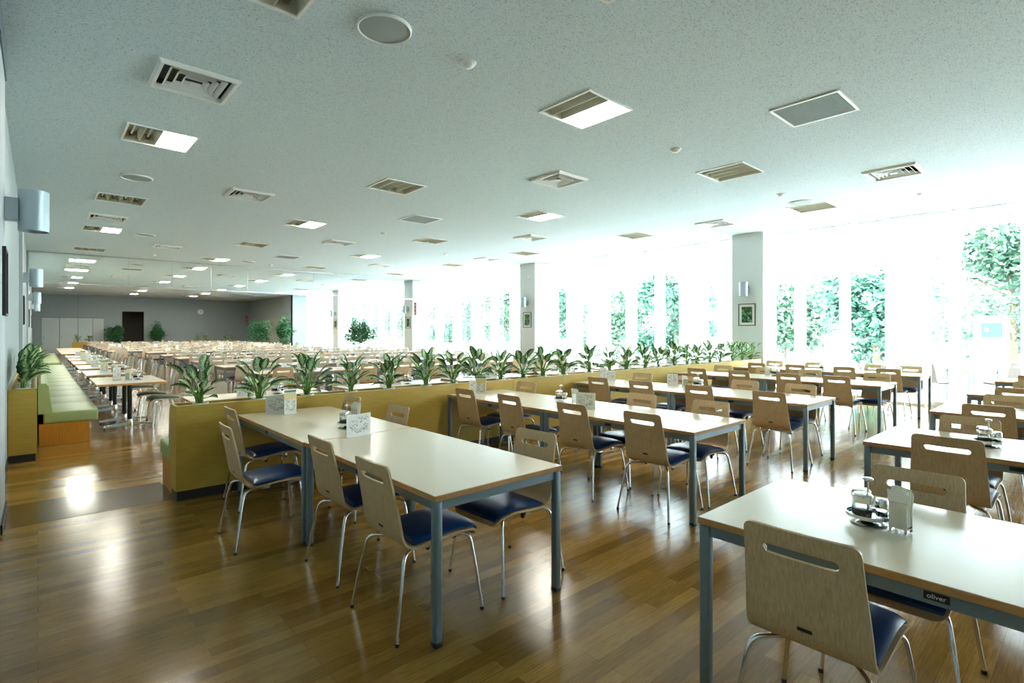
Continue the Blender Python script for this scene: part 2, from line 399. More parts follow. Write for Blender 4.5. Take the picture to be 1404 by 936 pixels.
for k, (a, b) in enumerate(BAYS):
    m = MB()
    m.box(XW-.04, a, .0, XW+.04, b, .09); m.box(XW-.04, a, CZ-.03, XW+.04, b, CZ)
    ed = [a] + [v for c in CLEAR[k] for v in c] + [b]
    for p, q in zip(ed[::2], ed[1::2]):
        y = (p+q)/2; m.box(XW-.035, max(a, y-.022), 0, XW+.035, min(b, y+.022), CZ)
    w = struct('window_%d' % (k+1), m.mesh('window_frame', FRAME))
    m = MB(); m.face([(XW, a, .05), (XW, b, .05), (XW, b, CZ-.05), (XW, a, CZ-.05)]); obj('window_glass', m.mesh('window_glass', GLASS, sharp=0), w, kind='structure')
    edges = [a+.02] + [v for c in CLEAR[k] for v in c] + [b-.02]
    j = 0
    for p, q in zip(edges[::2], edges[1::2]):
        if q-p < .04: continue
        j += 1
        m = MB(); n = max(3, int((q-p)/.06)); pts = []
        for i in range(n+1):
            pts.append((XW-.13+.006*math.cos(i*math.pi), p+(q-p)*i/n))
        for (xa, ya), (xb, yb) in zip(pts, pts[1:]):
            m.face([(xa, ya, .03), (xb, yb, .03), (xb, yb, CZ-.002), (xa, ya, CZ-.002)])
        me = m.mesh('fabric_panel', BLIND, sharp=0, normals=False)
        m = MB(); m.box(XW-.12, p, CZ-.03, XW-.08, q, CZ-.002)
        m2 = MB(); m2.box(XW-.142, p, .012, XW-.118, q, .034)
        thing('window_screen', (0, 0, 0), 0, 'white translucent fabric screen, %s from right in window %s' % (ORD[j], bayname[k]), 'window screen', 'white screens along the windows',
              [('fabric', me), ('top_rail', m.mesh('rail', WHITEPL)), ('bottom_bar', m2.mesh('bar', WHITEPL))])

# ------------------------------------------------------------------ ceiling fixtures
def light_kit(state):
    h = HL
    m = MB()
    for s in (-1, 1):
        m.box(min(s*h, s*(h+.022)), -h-.022, -.012, max(s*h, s*(h+.022)), h+.022, .004)
        m.box(-h, min(s*h, s*(h+.022)), -.012, h, max(s*h, s*(h+.022)), .004)
    kit = [('frame', m.mesh('light_frame', WHITEPL))]
    m = MB(); t = .004
    m.box(-h, -h, .115, h, h, .13)
    for s in (-1, 1):
        m.box(min(s*h, s*(h-t)), -h, 0, max(s*h, s*(h-t)), h, .115); m.box(-h+t, min(s*h, s*(h-t)), 0, h-t, max(s*h, s*(h-t)), .115)
    for i in range(1, 4):                 # louvre blades between the four lamps, lengthwise
        x = -h+2*h*i/4
        m.prism([(x-.004, .0), (x+.004, .0), (x+.03, .112), (x-.03, .112)], -h+.004, h-.004, axis='y')
    kit.append(('reflector', m.mesh('light_reflector', REFL)))
    for i in range(4):
        x = -h+2*h*(i+.5)/4
        if state == 2 or (state == 1 and i >= 2): continue
        m = MB(); m.tube([(x, -h+.03, .075), (x, h-.06, .075)], .013, 8)
        l = m.mesh('lamp_tube', WHITEPL)
        m = MB(); m.box(x-.03, -h+.006, .05, x+.03, -h+.05, .10); m.box(x-.022, h-.055, .05, x+.022, h-.01, .10)
        kit.append(('lamp', l, [('socket', m.mesh('lamp_socket', mat('socket_%d' % i, (.20, .18, .12), .5)))]))
    if state:
        m = MB(); x0 = -h+.006 if state == 2 else .004
        m.box(x0, -h+.006, .004, h-.006, h-.006, .010)
        kit.append(('lit_lamp_panel', m.mesh('lit_lamp_panel', LIT)))
    return kit
LK = [light_kit(0), light_kit(1), light_kit(2)]
lname = ['unlit square ceiling light', 'half-lit square ceiling light', 'fully lit square ceiling light']
for i, j in LIGHTS:
    st = 2 if (i, j) in FULL else 1 if (i, j) in HALF else 0
    thing('ceiling_light', (LX[i], LY[j], CZ), 0, '%s, %s from the left wall, %s row from camera' % (lname[st], ORD[i+1], ORD[j+1]), 'ceiling light', 'recessed ceiling lights', LK[st])

def vent_kit():
    h = .31
    kit = []
    def ring(a, b, za, zb, th=.006):
        m = MB(); rr = [[(-a, -a, za), (a, -a, za), (a, a, za), (-a, a, za)], [(-b, -b, zb), (b, -b, zb), (b, b, zb), (-b, b, zb)],
                        [(-b+th, -b+th, zb), (b-th, -b+th, zb), (b-th, b-th, zb), (-b+th, b-th, zb)], [(-a+th, -a+th, za), (a-th, -a+th, za), (a-th, a-th, za), (-a+th, a-th, za)]]
        m.rings(rr, 0, closed=True, smooth=False); return m
    m = MB(); rr = [[(-q, -q, z), (q, -q, z), (q, q, z), (-q, q, z)] for q, z in ((h+.012, 0), (h+.012, -.006), (h-.005, -.03), (h-.030, -.03), (h-.042, .01), (h-.030, .02))]
    m.rings(rr, 0, closed=True, smooth=False)
    kit.append(('frame', m.mesh('vent_frame', WHITE)))
    for bt, tp, zb in ((.228, .200, -.020), (.165, .137, -.022), (.104, .076, -.024)):
        kit.append(('louvre', ring(tp, bt, .022, zb).mesh('vent_louvre', WHITE)))
    m = MB(); m.box(-.042, -.042, -.026, .042, .042, -.020); kit.append(('centre_plate', m.mesh('vent_centre', WHITE)))
    m = MB(); m.box(-.285, -.285, .07, .285, .285, .08)
    for s in (-1, 1):
        m.box(min(s*.285, s*.28), -.285, .0, max(s*.285, s*.28), .285, .07); m.box(-.28, min(s*.285, s*.28), .0, .28, max(s*.285, s*.28), .07)
    kit.append(('duct_box', m.mesh('vent_duct', mat('duct_dark', (.03, .035, .035), .7))))
    return kit
VK = vent_kit()
VENTS_SORTED = sorted(VENTS, key=lambda p: p[0]*p[0]+p[1]*p[1])
for k, (x, y) in enumerate(VENTS_SORTED):
    thing('ceiling_diffuser', (x, y, CZ), 0, 'white square louvred air diffuser on the ceiling, %s nearest the camera' % ORD[k+1], 'air vent', 'square ceiling diffusers', VK)
m = MB()
for s in (-1, 1):
    m.box(min(s*.30, s*.325), -.325, -.014, max(s*.30, s*.325), .325, 0); m.box(-.30, min(s*.30, s*.325), -.014, .30, max(s*.30, s*.325), 0)
gf = m.mesh('grille_frame', WHITEPL)
m = MB()
for i in range(40):
    y = -.297+.594*i/39; m.box(-.30, y-.005, -.010, .30, y+.005, -.003)
m.box(-.30, -.30, -.003, .30, .30, -.001)
gp = m.mesh('grille_slats', GRILLE)
for k, (x, y) in enumerate(GRL):
    thing('return_air_grille', (x, y, CZ), 0, 'dark grey return air grille with white rim, %s nearest the camera' % ORD[k+1], 'air vent', 'grey return grilles', [('frame', gf), ('slats', gp)])
m = MB(); m.lathe([(.205, 0), (.205, -.014), (.196, -.022), (.190, -.020), (.188, -.012)], n=40, cap=False); sr = m.mesh('speaker_rim', WHITEPL)
m = MB(); m.lathe([(.189, -.012), (.12, -.018), (.001, -.019)], n=40, cap=False); sg = m.mesh('speaker_mesh', SPKR)
for k, (x, y) in enumerate(SPK):
    thing('ceiling_speaker', (x, y, CZ), 0, 'round grey ceiling speaker with white rim, %s nearest the camera' % ORD[k+1], 'speaker', 'round ceiling speakers', [('rim', sr), ('grille', sg)])
m = MB(); m.lathe([(.068, 0), (.068, -.006), (.058, -.014), (.045, -.016)], n=24); d1 = m.mesh('detector_base', WHITE)
m = MB(); m.lathe([(.044, -.014), (.044, -.03), (.030, -.042), (.004, -.045)], n=20); d2 = m.mesh('detector_head', WHITEPL)
for k, (x, y) in enumerate(DET):
    thing('smoke_detector', (x, y, CZ), 0, 'small white smoke detector on the ceiling, %s nearest the camera' % ORD[k+1], 'smoke detector', 'small smoke detectors', [('base', d1), ('sensor_head', d2)])

# glass smoke screen hanging across the hall
YS = 20.35
so = thing('smoke_screen', (0, 0, 0), 0, 'clear glass smoke screen hanging from the ceiling across the hall', 'glass screen', None, [])
m = MB(); m.box(XL, YS-.02, CZ-.03, X1+.4, YS+.02, CZ-.001); obj('top_rail', m.mesh('screen_rail', STEEL), so)
xs = [XL] + [ray_x(p, YS) for p in (110.7, 176, 235.7, 289.6, 339.6, 387, 429.6, 469, 510)] + [X1+.4]
for a, b in zip(xs, xs[1:]):
    m = MB(); m.box(a+.004, YS-.004, CZ-.88, b-.004, YS+.004, CZ-.03); obj('glass_pane', m.mesh('screen_pane', SCREENGLASS), so)
    if b < X1: m = MB(); m.box(b-.004, YS-.006, CZ-.88, b+.004, YS+.006, CZ-.03); obj('joint_strip', m.mesh('joint', STEEL), so)
m = MB(); m.box(XL, YS-.008, CZ-.895, X1+.4, YS+.008, CZ-.88); obj('bottom_rail', m.mesh('screen_bottom', STEEL), so)

# ------------------------------------------------------------------ chairs
def stadium(n, hw, hh):
    """n points of a slot of half width hw and half height hh, starting at angle -pi"""
    pts = []
    for i in range(n):
        a = -math.pi+2*math.pi*i/n
        c, s = math.cos(a), math.sin(a)
        # superellipse-like projection on the stadium
        k = hw-hh
        # march out from centre along direction scaled to the slot
        dx, dy = c*hw, s*hh*1.6
        t = 0; lo, hi = 0, 4
        for _ in range(30):
            t = (lo+hi)/2; x, y = dx*t, dy*t
            ins = (abs(y) <= hh and abs(x) <= k) or ((abs(x)-k)**2+y*y <= hh*hh if abs(x) > k else False)
            if ins: lo = t
            else: hi = t
        pts.append((dx*lo, dy*lo))
    return pts
def smoothstep(t): t = max(0, min(1, t)); return t*t*(3-2*t)
class ChairShape:
    """local frame: faces +x, origin on the floor; back top at x=-.31, seat bend at x=-.20"""
    def __init__(s, back_w=.345, seat_w=.385, top=.815):
        s.top = top
        back = [(-.315, top), (-.20-.012, .455)]
        ctrl = [Vector((-.300, 0, top)), Vector((-.212, 0, .402)), Vector((.085, 0, .430)), Vector((.205, 0, .416)), Vector((.226, 0, .374))]
        pts = []
        c1 = curve_pts(ctrl[:3], .075, 6); c2 = curve_pts([ctrl[1], ctrl[2], ctrl[3], ctrl[4]], .10, 4)
        # dense sampling with arc length
        line = [ctrl[0]] + curve_pts([ctrl[0], ctrl[1], ctrl[2]], .08, 8)[1:-1] + curve_pts([ctrl[1], ctrl[2], ctrl[3]], .10, 4)[1:-1] + curve_pts([ctrl[2], ctrl[3], ctrl[4]], .045, 6)[1:]
        s.line = line; s.acc = [0]
        for a, b in zip(line, line[1:]): s.acc.append(s.acc[-1]+(b-a).length)
        s.len = s.acc[-1]; s.bw, s.sw = back_w, seat_w
    def P(s, u):
        u = max(0, min(s.len, u))
        for i in range(len(s.acc)-1):
            if u <= s.acc[i+1]+1e-9:
                t = (u-s.acc[i])/max(1e-9, s.acc[i+1]-s.acc[i]); p = s.line[i].lerp(s.line[i+1], t); d = (s.line[i+1]-s.line[i]).normalized(); return p, d
        return s.line[-1], (s.line[-1]-s.line[-2]).normalized()
    def halfw(s, u):
        w = s.bw/2 + (s.sw-s.bw)/2*smoothstep(u/.42)
        r = .028
        if u < r: w += -r+math.sqrt(max(0, r*r-(r-u)**2))
        v = s.len-u
        if v < .05: w += -.05+math.sqrt(max(0, .05*.05-(.05-v)**2))*1.0
        return w
    def pt(s, u, v, off=0):
        """v in [-1,1] across"""
        p, d = s.P(u); n = Vector((d.z, 0, -d.x))     # points to the sitter (forward / up)
        if n.x + n.z < 0: n = -n
        w = s.halfw(u)*v
        curve = .30*w*w*(1-smoothstep((u-.15)/.3))   # the back wraps forward a little
        q = p + n*(off+curve); return (q.x, w, q.z)
CS_ = ChairShape()
def shell_mesh(shape, hole, th=.011, name='chair_shell', mt=OAK, coarse=False):
    m = MB(); bm = m.bm
    hu, hw, hh = hole                       # distance from the top, half width, half height
    u0, u1 = hu-hh-.012, hu+hh+.012
    vfrac = (hw+.014)/(shape.bw/2)
    if coarse: us = [0, .012, .03, u0, u1, .2, .3, .36, .40, .44, .5, .62, .74, .80, .83, shape.len]
    else: us = [0, .003, .009, .018, .03, u0, u1, .14, .2, .26, .31, .345, .37, .39, .41, .43, .46, .52, .6, .68, .72, .76, .79, .81, .83, shape.len-.008, shape.len]
    us = sorted(set(u for u in us if u <= shape.len))
    def cols(u):
        f = vfrac if True else 0
        k = 3 if coarse else 6
        return [-1+(1-f)*i/2 for i in range(2)] + [-f+2*f*i/k for i in range(k+1)] + [f+(1-f)*(i+1)/2 for i in range(2)]
    nc = len(cols(0)); grid = []
    for u in us:
        grid.append([bm.verts.new(shape.pt(u, v)) for v in cols(u)])
    k = 3 if coarse else 6
    for r in range(len(us)-1):
        for c in range(nc-1):
            if abs(us[r]-u0) < 1e-9 and 2 <= c < 2+k: continue
            f = bm.faces.new((grid[r][c], grid[r][c+1], grid[r+1][c+1], grid[r+1][c])); f.smooth = True
    # hole ring: boundary loop of the left-out cell
    r = us.index(u0); A, B = grid[r], grid[r+1]
    loop = [A[i] for i in range(2, 2+k+1)] + [B[i] for i in range(2+k, 1, -1)]
    lo = [(cols(u0)[i]*shape.bw/2, -hh-.012) for i in range(2, 2+k+1)] + [(cols(u0)[i]*shape.bw/2, hh+.012) for i in range(2+k, 1, -1)]
    # subdivide the outer loop virtually: match each inner point to the nearest outer vertex by angle
    n = 16 if coarse else 32
    st = stadium(n, hw, hh)
    inner = []
    for (vx, uy) in st: inner.append(bm.verts.new(shape.pt(hu+uy, vx/shape.halfw(hu+uy))))
    # build fan between loops
    ang = lambda p: math.atan2(p[1]/(hh+.012), p[0]/(hw+.014))
    oi = sorted(range(len(loop)), key=lambda i: ang(lo[i])); ii = sorted(range(n), key=lambda i: ang(st[i]))
    a = b = 0; O = len(oi); I = n
    while a < O or b < I:
        ao = ang(lo[oi[(a+1) % O]])+(2*math.pi if a+1 >= O else 0); ai = ang(st[ii[(b+1) % I]])+(2*math.pi if b+1 >= I else 0)
        o0, i0 = loop[oi[a % O]], inner[ii[b % I]]
        if (a < O and ao <= ai) or b >= I:
            q = (o0, loop[oi[(a+1) % O]], i0); a += 1
        else:
            q = (o0, inner[ii[(b+1) % I]], i0); b += 1
        try: f = bm.faces.new(q); f.smooth = True
        except ValueError: pass
    bmesh.ops.recalc_face_normals(bm, faces=bm.faces)
    # thickness
    bm.normal_update(); fs = list(bm.faces); bm.verts.ensure_lookup_table()
    ref = Vector((-1, 0, .05)); tot = sum((f.normal.dot(Vector((-1, 0, -1)))*f.calc_area() for f in fs))
    sg = 1 if tot > 0 else -1
    dup = {v: bm.verts.new(v.co + v.normal*sg*th) for v in list(bm.verts)}
    be = [(e.verts[0], e.verts[1]) for e in bm.edges if len(e.link_faces) == 1]
    for f in fs:
        q = bm.faces.new([dup[v] for v in reversed(f.verts)]); q.smooth = True
    for a, b in be: bm.faces.new((a, b, dup[b], dup[a]))
    for v in [v for v in bm.verts if not v.link_faces]: bm.verts.remove(v)
    return m.mesh(name, mt, sharp=40)
def pad_mesh(shape, mt, name='seat_pad', coarse=False):
    m = MB(); us = [.445, .452, .47, .52, .6, .68, .72, .76, .79, .81, .825, shape.len-.035, shape.len-.026]
    if coarse: us = [.45, .47, .6, .72, .79, .83, shape.len-.03]
    prof = [-1, -.985, -.93, -.8, -.4, 0, .4, .8, .93, .985, 1] if not coarse else [-1, -.93, -.5, .5, .93, 1]
    rings = []
    for i, u in enumerate(us):
        e = 1 if 0 < i < len(us)-1 else 0
        e = [.25, .7, 1][min(2, i, len(us)-1-i)] if not coarse else [.4, 1][min(1, i, len(us)-1-i)]
        top = [shape.pt(u, v*.95, .013+.020*e*(1-abs(v)**7)) for v in prof]
        bot = [shape.pt(u, v*.93, .0055) for v in (1, -1)]
        rings.append(top+bot)
    m.rings(rings); return m.mesh(name, mt, sharp=60)
def leg_paths():
    out = []
    for sx in (1, -1):
        for sy in (1, -1):
            if sx > 0: c = [(.060, sy*.09, .392), (.172, sy*.182, .394), (.192, sy*.207, .23), (.214, sy*.234, .012)]
            else: c = [(-.10, sy*.09, .378), (-.218, sy*.184, .380), (-.248, sy*.207, .23), (-.285, sy*.234, .012)]
            out.append((sx, sy, curve_pts(c, .045, 6)))
    return out
def chair_kit(shape, hole, padmat, tagplate=True, detail=2, wood=OAK):
    coarse = detail < 2
    kit = [('shell', shell_mesh(shape, hole, mt=wood, coarse=coarse)), ('seat_pad', pad_mesh(shape, padmat, coarse=coarse), [], 'dark blue vinyl seat pad' if padmat is NAVY else 'olive green seat pad')]
    for sx, sy, pts in leg_paths():
        m = MB(); m.tube(pts, .0088, 10 if detail == 2 else 6); lm = m.mesh('chair_leg', CHROME, sharp=50)
        x, y, z = pts[-1]
        m = MB(); m.lathe([(.0105, 0), (.0105, .016)], (x, y, 0), 10); cap = m.mesh('leg_cap', BLACK)
        kit.append(('leg', lm, [('foot_cap', cap)] if detail == 2 else []))
    if detail == 2:
        for sy in (1, -1):
            for bx, bz in ((-.06, .350), (.10, .370)):
                m = MB(); m.lathe([(.010, 0), (.013, .004), (.013, .034)], (bx+.012, sy*.125, bz), 10); kit.append(('stacking_bumper', m.mesh('bumper', BLACK)))
        m = MB(); m.box(-.09, -.15, .372, -.05, .15, .392); m.box(.085, -.15, .385, .115, .15, .408); kit.append(('seat_frame', m.mesh('seat_frame', CHROME)))
    if tagplate:
        m = MB(); u = .335
        a = shape.pt(u-.006, 0, -.0125); b = shape.pt(u+.006, 0, -.0125)
        m.rings([[(a[0], -.022, a[2]), (a[0], .022, a[2]), (b[0], .022, b[2]), (b[0], -.022, b[2])], [(a[0]-.0015, -.022, a[2]-.0005), (a[0]-.0015, .022, a[2]-.0005), (b[0]-.0015, .022, b[2]-.0005), (b[0]-.0015, -.022, b[2]-.0005)]], smooth=False)
        kit.append(('maker_plate', m.mesh('maker_plate', BLACK)))
    return kit
SLOT = (.078, .112, .0165)
KA = chair_kit(CS_, SLOT, NAVY, True, 2)
KA1 = chair_kit(CS_, SLOT, NAVY, True, 1)
CSB = ChairShape(.33, .375, .815)
KB = chair_kit(CSB, (.075, .016, .0155), OLIVE, False, 1, OAKLIGHT)
def far_chair(padmat, wood):
    m = MB(); src = [shell_mesh(CS_, SLOT, mt=wood, coarse=True, name='t'), pad_mesh(CS_, padmat, 't', True)]
    for k, me in enumerate(src):
        n0 = len(m.bm.faces); m.bm.from_mesh(me); m.bm.faces.ensure_lookup_table()
        for f in m.bm.faces[n0:]: f.material_index = k
        bpy.data.meshes.remove(me)
    for sx, sy, pts in leg_paths(): m.tube(pts[::3]+[pts[-1]], .009, 5, 2)
    return m.mesh('far_chair', wood, padmat, CHROME, sharp=40)
FARA = far_chair(NAVY, OAKLIGHT); FARB = far_chair(OLIVE, OAKLIGHT)

def jit(a): return R(rnd.uniform(-a, a))
ROWN = ['first', 'second', 'third', 'fourth', 'fifth']
# near rows: (table x0, x1, left chair origin x, right chair origin x, left Ys, right Ys)
ROWS = [(1.34, 2.19, [], []),
        (3.62, 4.48, [4.70, 3.96, 3.13, 2.41], [4.84, 3.14, 2.39]),
        (5.87, 6.74, [4.66, 3.97, 3.16, 2.35], [4.68, 3.96, 3.10, 2.43]),
        (8.56, 9.42, [4.67, 3.93, 3.18, 2.53], [4.73, 3.96, 3.24, 2.30]),
        (10.90, 11.76, [4.67, 3.93, 3.10, 2.45], [4.74, 3.95, 2.90, 2.35])]
def near_chair(x, y, rz, row, side, order, det=2, extra=''):
    thing('dining_chair', (x, y, 0), rz, 'oak slot-back chair with blue seat, %s side of %s row, %s planter wall' % (side, ROWN[row], ['nearest', 'second from', 'third from', 'fourth from'][order]), 'chair', 'blue-seated chairs along the near dining rows', KA if det == 2 else KA1)
T1 = [(1.48, 4.83, 0, 'left', 0), (1.245, 3.98, -.03, 'left', 1), (1.545, 3.12, 0, 'left', 2), (1.515, 2.40, 0, 'left', 3),
      (2.00, 4.90, math.pi, 'window', 0), (2.00, 4.01, math.pi, 'window', 1), (2.08, 2.41, math.pi+.04, 'window', 2)]
for x, y, rz, sd, k in T1: near_chair(x, y, rz, 0, sd, k)
for r in range(1, 5):
    x0, x1, ly, ry = ROWS[r]; lx, rx = x0+.192, x1-.192
    for k, y in enumerate(ly): near_chair(lx-rnd.uniform(0, .02), y, jit(2), r, 'left', k, 2 if r < 4 else 1)
    for k, y in enumerate(ry): near_chair(rx+rnd.uniform(0, .02), y, math.pi+jit(2), r, 'window', k, 2 if r < 4 else 1)
RT = [(1.99, 2.85), (4.20, 5.05), (6.26, 7.10), (8.29, 9.14), (10.75, 11.60)]
RC = [(2.085, .645, 0, 0, 'left side of', 'beside the cruet set'), (2.10, -.05, 0, 0, 'left side of', 'at the edge'), (2.70, .57, math.pi, 0, 'far side of', 'behind the cruet'),
      (4.37, .63, 0, 1, 'left side of', ''), (4.855, .66, math.pi, 1, 'far side of', ''), (6.39, .67, 0, 2, 'left side of', ''), (6.87, .64, math.pi, 2, 'far side of', ''),
      (8.45, .66, 0, 3, 'left side of', ''), (8.94, .60, math.pi, 3, 'far side of', ''), (10.93, .66, 0, 4, 'left side of', '')]
for x, y, rz, r, sd, ex in RC:
    thing('dining_chair', (x, y, 0), rz+jit(1.2), ('oak slot-back chair, blue seat, %s %s right-hand table %s' % (sd, ROWN[r], ex)).strip(), 'chair', 'blue-seated chairs at the right-hand tables', KA)

# ------------------------------------------------------------------ dining tables
def table_kit(w, l, detail=2, top=TOP, logo=True):
    """w along x, l along y, origin at the floor centre"""
    H = .70; hw, hl = w/2-.002, l/2-.002
    m = MB(); m.box(-hw, -hl, H-.028, hw, hl, H, 1, bev=.0025, seg=1)
    bm = m.bm; bm.normal_update()
    for f in bm.faces:
        if f.normal.z > .9: f.material_index = 0
    kit = [('tabletop', m.mesh('tabletop', top, EDGE))]
    m = MB(); i = .02; t = .022
    for s in (-1, 1):
        xa = s*(hw-i); m.box(min(xa, xa-s*t), -hl+.042, H-.075, max(xa, xa-s*t), hl-.042, H-.029)
        ya = s*(hl-i); m.box(-hw+.042, min(ya, ya-s*t), H-.075, hw-.042, max(ya, ya-s*t), H-.029)
    sub = []
    if logo:
        for s in (-1,):
            mm = MB(); mm.box(-hw+i-.0015, -.007, H-.062, -hw+i, .056, H-.038); sub.append(('maker_plate', mm.mesh('maker_plate', BLACK)))
    kit.append(('apron', m.mesh('apron', GREY), sub))
    for sx in (-1, 1):
        for sy in (-1, 1):
            x, y = sx*(hw-.025), sy*(hl-.025)
            m = MB(); m.box(x-.021, y-.021, .02, x+.021, y+.021, H-.029, bev=.010 if detail == 2 else 0, seg=3); lm = m.mesh('table_leg', GREY)
            m = MB(); m.box(x-.0215, y-.0215, 0, x+.0215, y+.0215, .022, bev=.006 if detail == 2 else 0); kit.append(('leg', lm, [('foot_cap', m.mesh('table_foot', BLACK))] if detail == 2 else []))
    return kit
TKC = {}
def tkit(w, l):
    k = (round(w, 2), round(l, 2))
    if k not in TKC: TKC[k] = table_kit(*k)
    return TKC[k]
near_tables = []
for r, row in enumerate(ROWS):
    x0, x1 = row[0], row[1]
    for ya, yb, nm in ((2.02, 3.60, 'at the open-floor end'), (3.605, 5.20, 'against the planter wall')):
        dx = .01 if (r == 0 and ya > 3) else 0
        thing('dining_table', ((x0+x1)/2-dx, (ya+yb)/2, 0), 0, 'cream-topped table with grey legs, %s row from left aisle, %s' % (ROWN[r], nm), 'table', 'cream tables in the near dining rows', tkit(x1-x0, yb-ya))
rt0 = None
for r, (x0, x1) in enumerate(RT):
    t = thing('dining_table', ((x0+x1)/2, .31, 0), 0, 'cream-topped table with grey legs, %s of the right-hand tables from the camera' % ROWN[r], 'table', 'cream right-hand tables', tkit(x1-x0, 1.58))
    if r == 0: rt0 = t
# the lettering on the maker's plate of the nearest right-hand table
cu = bpy.data.curves.new('plate_lettering', 'FONT'); cu.body = 'oliver'; cu.size = .0205; cu.extrude = .0004; cu.align_x = 'CENTER'; cu.align_y = 'CENTER'
cu.materials.append(mat('plate_lettering_white', (.75, .75, .75), .4))
lt = bpy.data.objects.new('plate_lettering', cu); COL.objects.link(lt)
ap = [c for c in rt0.children if c.name.startswith('apron')][0]; pl = [c for c in ap.children][0]
w0 = RT[0][1]-RT[0][0]
bpy.context.view_layer.update(); lme = bpy.data.meshes.new_from_object(lt); bpy.data.objects.remove(lt)
lt = obj('plate_lettering', lme)
lt.parent = ap; lt.location = (-w0/2+.002+.02-.0022, .0245, .650); lt.rotation_euler = (R(90), 0, R(-90))

# ------------------------------------------------------------------ planter walls
def planter(name, x0, y0, x1, y1, h, along, label, kick=True):
    m = MB(); t = .02; z0 = .085
    m.box(x0, y0, z0, x1, y0+t, h); m.box(x0, y1-t, z0, x1, y1, h); m.box(x0, y0+t, z0, x0+t, y1-t, h); m.box(x1-t, y0+t, z0, x1, y1-t, h)
    b = m.mesh('planter_panels', YELLOW)
    m = MB(); e = .0015
    m.box(x0-e, y0-e, h, x1+e, y0+t, h+.003); m.box(x0-e, y1-t, h, x1+e, y1+e, h+.003); m.box(x0-e, y0+t, h, x0+t, y1-t, h+.003); m.box(x1-t, y0+t, h, x1+e, y1-t, h+.003)
    tr = m.mesh('planter_edge', CREAMEDGE)
    m = MB(); m.box(x0+.01, y0+.012, 0, x1-.01, y1-.012, z0); k = m.mesh('planter_kick', KICK)
    m = MB(); m.box(x0+t, y0+t, h-.17, x1-t, y1-t, h-.155); s = m.mesh('planter_shelf', YELLOW)
    return thing(name, (0, 0, 0), 0, label, 'planter', 'planter wall units', [('panels', b, [], 'yellow wood grain panels'), ('edge_trim', tr), ('toe_kick', k, [], 'black toe kick'), ('shelf', s)])
PY0, PY1, PH = 5.25, 5.50, .81
seams = [.87, 4.72, 5.70, 7.76, 8.77, 12.40]
pn = ['the long unit at the left aisle', 'a short unit, second from the aisle', 'a unit, third from the aisle', 'a short unit, fourth from the aisle', 'the unit ending at the window pillar']
for k, (a, b) in enumerate(zip(seams, seams[1:])):
    planter('planter_box', a+.0015, PY0, b-.0015, PY1, PH, 'x', 'yellow wood planter wall holding leafy plants, %s' % pn[k])
planter('planter_box', -.245, 7.97, -.01, 15.0, PH, 'y', 'yellow wood planter behind the green bench at the left wall, nearer unit')
planter('planter_box', -.245, 15.01, -.01, 21.6, PH, 'y', 'yellow wood planter behind the green bench at the left wall, further unit')
planter('planter_box', 1.5, 40.6, 3.2, 40.85, PH, 'x', 'small yellow planter before the white doors at the far end')
planter('planter_box', 7.2, 40.6, 10.6, 40.85, PH, 'x', 'yellow planter before the far grey wall under the clock')

def plant_kit(seed, n=11, scale=1.0, spread=1.0, arc=None):
    r = random.Random(seed)
    m = MB(); m.lathe([(.045, -.15), (.060, -.01), (.066, -.004), (.066, .004), (.058, .004), (.052, -.02)], n=20); pot = m.mesh('pot', POT)
    m = MB(); m.lathe([(.054, -.022), (.03, -.016), (.001, -.014)], n=16, cap=False); soil = m.mesh('soil', SOIL)
    st, fo = MB(), MB()
    uvl = fo.bm.loops.layers.uv.active
    a0 = r.uniform(0, 6.28)
    for i in range(n):
        f = i/(n-1)
        az = a0+i*2.4+r.uniform(-.3, .3)
        if arc: az = math.sin(i*2.399+seed)*arc
        tilt = (1.25-.80*f+r.uniform(-.28, .28))*spread          # lower leaves lean out more
        ln = (.065+.115*f+r.uniform(-.02, .03))*scale              # petiole
        d = Vector((math.cos(az)*math.sin(tilt), math.sin(az)*math.sin(tilt), math.cos(tilt)))
        b0 = Vector((r.uniform(-.018, .018), r.uniform(-.018, .018), -.02))
        mid = b0+Vector((0, 0, .06*scale+.05*f))+d*ln*.3; tip = b0+Vector((0, 0, .05*scale+.09*f))+d*ln
        st.tube(curve_pts([b0, mid, tip], .06, 3), [.0065, .006, .006, .005, .0045, .0035], 6)
        # blade
        Lf = r.uniform(.13, .20)*scale; W = Lf*r.uniform(.25, .31); droop = r.uniform(.35, 1.15)
        side = d.cross(Vector((0, 0, 1))); side = side.normalized() if side.length > .01 else Vector((1, 0, 0))
        side = (side+Vector((0, 0, r.uniform(-.6, .6)))).normalized()
        rows = []; p = tip.copy(); dirn = d.copy(); K = 8
        for k in range(K+1):
            t = k/K; w = W*math.sin(math.pi*min(1, (t*.93+.035))**.80)**.85 if 0 < k < K else W*.06
            nrm = side.cross(dirn).normalized()
            if nrm.z < 0: nrm = -nrm
            rows.append((t, [p - side*w + nrm*w*.32, p - side*w*.5+nrm*w*.07, p.copy(), p+side*w*.5+nrm*w*.07, p + side*w + nrm*w*.32]))
            dirn = (dirn+Vector((math.cos(az)*.10, math.sin(az)*.10, -.20))*droop*t).normalized(); p = p+dirn*(Lf/K)
        vr = [[fo.bm.verts.new(q) for q in row] for _, row in rows]
        for k in range(K):
            for c in range(4):
                fc = fo.bm.faces.new((vr[k][c], vr[k][c+1], vr[k+1][c+1], vr[k+1][c])); fc.smooth = True
                for lp, (cc, kk) in zip(fc.loops, ((c, k), (c+1, k), (c+1, k+1), (c, k+1))):
                    lp[uvl].uv = (cc/4, kk/K+i*1.37)
    return [('pot', pot, [('soil', soil)]), ('stems', st.mesh('stems', STEM, sharp=0)), ('leaves', fo.mesh('leaves', LEAF, sharp=0, normals=False))]
